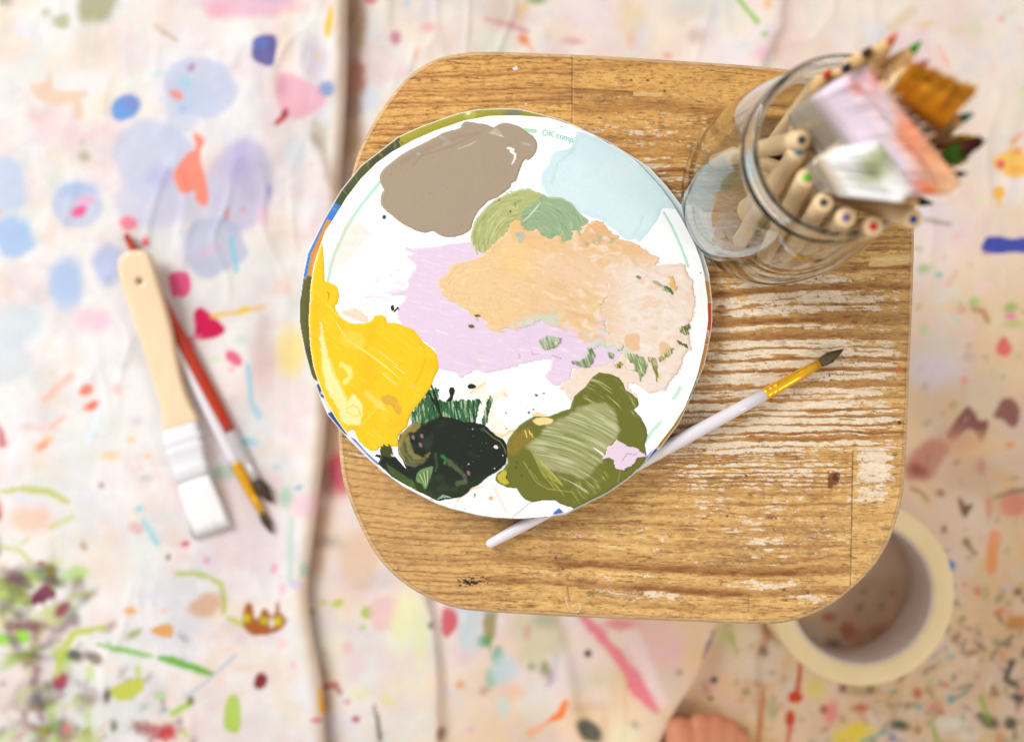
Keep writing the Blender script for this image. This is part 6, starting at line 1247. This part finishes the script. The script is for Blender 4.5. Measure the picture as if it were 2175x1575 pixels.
# wide brush with an outline-shaped wooden handle
fl_b = empty('paintbrush', P3(330, 800, .016), 'wide flat brush with pale wooden handle, hole and white bristles on the left cloth', 'paintbrush', gf)
def zF(p): return Z(200, 450, 2.1, p)
hp = smooth_poly(zF([(105, 235), (115, 200), (145, 178), (185, 170), (225, 175), (250, 198), (265, 245), (290, 330), (318, 425), (345, 530), (370, 660), (398, 780), (430, 860), (462, 932), (390, 958), (312, 978), (300, 880), (262, 755), (205, 570), (150, 405), (115, 300)]), 3)
def top_z(px, py):   # the handle rises toward its hanging end, resting on the two thin brushes
    return 0.0275 - 0.0115 * np.clip((py - 530) / 560, 0, 1.3)
def slab(poly, zfun, th, bev, name, mat, parent, hole=None, step=2.0):
    gx = np.arange(poly[:, 0].min() - 4, poly[:, 0].max() + 4, step); gy = np.arange(poly[:, 1].min() - 4, poly[:, 1].max() + 4, step)
    X, Y = np.meshgrid(gx, gy); S, NX, NY = sdf_poly(X, Y, poly, True)
    if hole: 
        hx, hy, hr = hole; dh = np.hypot(X - hx, Y - hy) - hr
        use = dh < S; nx = hx + (X - hx) / (dh + hr + 1e-6) * hr; ny = hy + (Y - hy) / (dh + hr + 1e-6) * hr
        NX = np.where(use, nx, NX); NY = np.where(use, ny, NY); S = np.minimum(S, dh)
    ins = S < 0; Xs = np.where(ins, NX, X); Ys = np.where(ins, NY, Y); kv = S > -step * 1.45
    kf = kv[:-1, :-1] & kv[1:, :-1] & kv[1:, 1:] & kv[:-1, 1:]
    bp = bev * 3150; dd = np.clip(S, 0, bp); e = -(bev - np.sqrt(np.maximum(bev ** 2 - (bev - dd / 3150) ** 2, 0)))
    z = zfun(X, Y) + np.where(ins, -bev, e); dpt = (CAMZ - z) / FPX
    Vt = np.stack([(Xs - PCX) * dpt, -(Ys - PCY) * dpt, z], -1).reshape(-1, 3)
    fx = grid_faces(*X.shape, keep=kf); Vc, Fx, _ = compact(Vt, fx)
    Vc, Fx, _ = thicken(Vc, Fx, th - bev)
    return mesh_obj(name, Vc, Fx, mat, parent)
grain = mat_flat('pale_handle_wood', (246, 218, 180), .5, nscale=30, noise=.05, stretch=(6, 1.2, 1), bump=.03, coat=.15)
slab(hp, top_z, .0085, .0030, 'handle', grain, fl_b, hole=(297.5, 597.5, 5.6))
# ferrule and bristles
def fbz(py): return float(top_z(0, py))
def ringp(lx, ly, rx, ry, zt, th, n=40, k=1.0, sq=.3):
    l_ = V(lx, ly, zt - th / 2); r_ = V(rx, ry, zt - th / 2); c = (l_ + r_) / 2; s_ = (r_ - l_).normalized(); a_ = (r_ - l_).length / 2 * k; n_ = Vector((0, 0, 1))
    return np.array([tuple(c + s_ * (a_ * math.copysign(abs(math.cos(q)) ** sq, math.cos(q))) + n_ * (th / 2 * k * math.copysign(abs(math.sin(q)) ** .5, math.sin(q)))) for q in [2 * math.pi * i / n for i in range(n)]])
FL0, FR0 = np.array((346., 921.)), np.array((421., 897.)); FL1, FR1 = np.array((379., 1030.)), np.array((445., 1007.))
secs = []
for t, k in [(-.03, .97), (0, 1), (.14, 1), (.17, 1.07), (.24, 1.07), (.27, 1), (.33, 1.0), (.36, 1.07), (.43, 1.07), (.46, 1), (.72, 1), (.75, 1.06), (.82, 1.06), (.85, 1), (1, 1.02)]:
    l_ = FL0 * (1 - t) + FL1 * t; r_ = FR0 * (1 - t) + FR1 * t; secs.append(ringp(l_[0], l_[1], r_[0], r_[1], fbz(l_[1]) + .0010, .0105, k=k))
v, f = loft(secs); mesh_obj('ferrule', v, f, mat_flat('white_metal', (240, 240, 246), .35, metal=.12, noise=.03), fl_b)
BL, BR = np.array((409., 1145.)), np.array((493., 1116.)); th0 = .0098
rng = random.Random(77); nst = 260; us = [rng.random() for _ in range(nst)]; ws = [rng.uniform(-1, 1) for _ in range(nst)]; ls = [rng.uniform(-.05, .02) for _ in range(nst)]
z1 = fbz(1020) + .001 - th0 / 2; z2 = 0.0105
ro = lambda k: V(*(FL1 * (1 - us[k]) + FR1 * us[k]), z1 + ws[k] * th0 * .40)
ti = lambda k: ro(k).lerp(V(*(BL * (1 - us[k]) + BR * us[k]), z2 + ws[k] * .0022), 1 + ls[k])
secs = [ringp(FL1[0] * (1 - t) + BL[0] * t, FL1[1] * (1 - t) + BL[1] * t, FR1[0] * (1 - t) + BR[0] * t, FR1[1] * (1 - t) + BR[1] * t, (z1 + th0 / 2) * (1 - t) + (z2 + .0022) * t, th0 * (1 - t) + .0044 * t, k=.97) for t in (-.02, .2, .5, .8, .97)]
v, f = join([loft(secs), strands(rng, nst, ro, ti, .0004, .00028, 2)])
mesh_obj('bristles', v, f, mat_flat('white_bristle', (252, 250, 252), .6, nscale=500, noise=.03), fl_b)

# ------------------------------------------------------------------ masking tape
TX, TY, _ = P3(1830, 1259, .0515)
tape = empty('tape_roll', (TX, TY, .003), 'roll of cream masking tape lying on the cloth beneath the stool corner', 'tape')
Rm = 197 * (CAMZ - .0515) / FPX; Ri = 149 * (CAMZ - .0515) / FPX
def rect_ring(r0, r1, z0, z1, c): return [(r0, z0 + c), (r0 + c * .3, z0 + c * .3), (r0 + c, z0), (r1 - c, z0), (r1 - c * .3, z0 + c * .3), (r1, z0 + c), (r1, z1 - c), (r1 - c * .3, z1 - c * .3), (r1 - c, z1), (r0 + c, z1), (r0 + c * .3, z1 - c * .3), (r0, z1 - c)]
tm, N, L, b = nmat('crepe_tape')
tc = N.new('ShaderNodeTexCoord'); nz = N.new('ShaderNodeTexNoise'); nz.inputs['Scale'].default_value = 60; nz.inputs['Detail'].default_value = 4
gr_ = N.new('ShaderNodeTexGradient'); gr_.gradient_type = 'SPHERICAL'
wv = N.new('ShaderNodeTexWave'); wv.wave_type = 'RINGS'; wv.rings_direction = 'Z'; wv.inputs['Scale'].default_value = 220; wv.inputs['Distortion'].default_value = .4
L.new(tc.outputs['Object'], nz.inputs['Vector']); L.new(tc.outputs['Object'], wv.inputs['Vector'])
mx = N.new('ShaderNodeMix'); mx.data_type = 'RGBA'; mx.inputs[6].default_value = (*alb((240, 212, 158)), 1); mx.inputs[7].default_value = (*alb((252, 230, 184)), 1); L.new(nz.outputs[0], mx.inputs[0]); L.new(mx.outputs[2], b.inputs['Base Color'])
b.inputs['Roughness'].default_value = .6
bp = N.new('ShaderNodeBump'); bp.inputs['Strength'].default_value = .25; bp.inputs['Distance'].default_value = .0003; L.new(wv.outputs['Fac'], bp.inputs['Height']); L.new(bp.outputs[0], b.inputs['Normal'])
v, f = lathe(rect_ring(Ri + .0016, Rm, 0, .0485, .0008), TX, TY, .003, 96); mesh_obj('tape', v, f, tm, tape)
v, f = lathe(rect_ring(Ri, Ri + .0015, 0, .0482, .0003), TX, TY, .003, 96); mesh_obj('core', v, f, mat_flat('grey_core', (224, 208, 198), .35, nscale=40, noise=.12, stretch=(1, 1, 3)), tape)

# ------------------------------------------------------------------ the person's bare foot
def capsule(a, b, ra, rb, n=18, m=7):
    a = Vector(a); b = Vector(b); L_ = (b - a).length; prof = []
    for q in np.linspace(.05, math.pi / 2, m): prof.append((-(ra * math.cos(q)) / L_, ra * math.sin(q)))
    for q in np.linspace(math.pi / 2, math.pi - .05, m): prof.append((1 - (rb * math.cos(q)) / L_, rb * math.sin(q)))
    return tube(a, b, prof, n)
def G(px, py, z): return P3(px, py, z)
parts = []
toes = [((1444, 1552, .0135), (1452, 1620, .0170), .0098, .0118), ((1487, 1534, .0125), (1487, 1610, .0170), .0073, .0095), ((1522, 1535, .0120), (1516, 1610, .0165), .0069, .0092), ((1549, 1545, .0112), (1541, 1615, .0150), .0064, .0088), ((1572, 1566, .0105), (1564, 1625, .0135), .0058, .0084)]
mids = [(1462, 1720, .020), (1490, 1715, .021), (1512, 1715, .020), (1534, 1718, .018), (1556, 1722, .016)]
for (tp, kn, ra, rb), md in zip(toes, mids):
    parts.append(capsule(G(*tp), G(*kn), ra, rb)); parts.append(capsule(G(*kn), G(*md), rb * 1.04, .0145))
    parts.append(capsule(G(*md), G(1508, 1950, .036), .0135, .022))
parts.append(capsule(G(1508, 1950, .036), G(1506, 2080, .050), .023, .024)); parts.append(capsule(G(1508, 1960, .024), G(1506, 2120, .024), .020, .0225))
anK = Vector(G(1506, 2075, .055)); parts.append(capsule(anK, anK + Vector((.004, -.02, .17)), .0225, .033)); parts.append(capsule(anK + Vector((.004, -.02, .17)), anK + Vector((.002, -.012, .27)), .033, .036))
v, f = join(parts)
skin, N, L, b = nmat('skin')
nz = N.new('ShaderNodeTexNoise'); nz.inputs['Scale'].default_value = 45; tc = N.new('ShaderNodeTexCoord'); L.new(tc.outputs['Object'], nz.inputs['Vector'])
mx = N.new('ShaderNodeMix'); mx.data_type = 'RGBA'; mx.inputs[6].default_value = (*alb((208, 128, 96)), 1); mx.inputs[7].default_value = (*alb((222, 152, 114)), 1); L.new(nz.outputs[0], mx.inputs[0]); L.new(mx.outputs[2], b.inputs['Base Color'])
b.inputs['Roughness'].default_value = .5; b.inputs['Subsurface Weight'].default_value = .25; b.inputs['Subsurface Radius'].default_value = (1, .35, .2); b.inputs['Subsurface Scale'].default_value = .004
ft = mesh_obj('person', v, f, skin, loc=G(1506, 1900, 0))
rm = ft.modifiers.new('remesh', 'REMESH'); rm.mode = 'VOXEL'; rm.voxel_size = .0013; rm.use_smooth_shade = True
sm = ft.modifiers.new('smooth', 'SMOOTH'); sm.factor = .5; sm.iterations = 9
tag(ft, 'bare foot with toes at the bottom edge of the photo standing on the cloth', 'person')
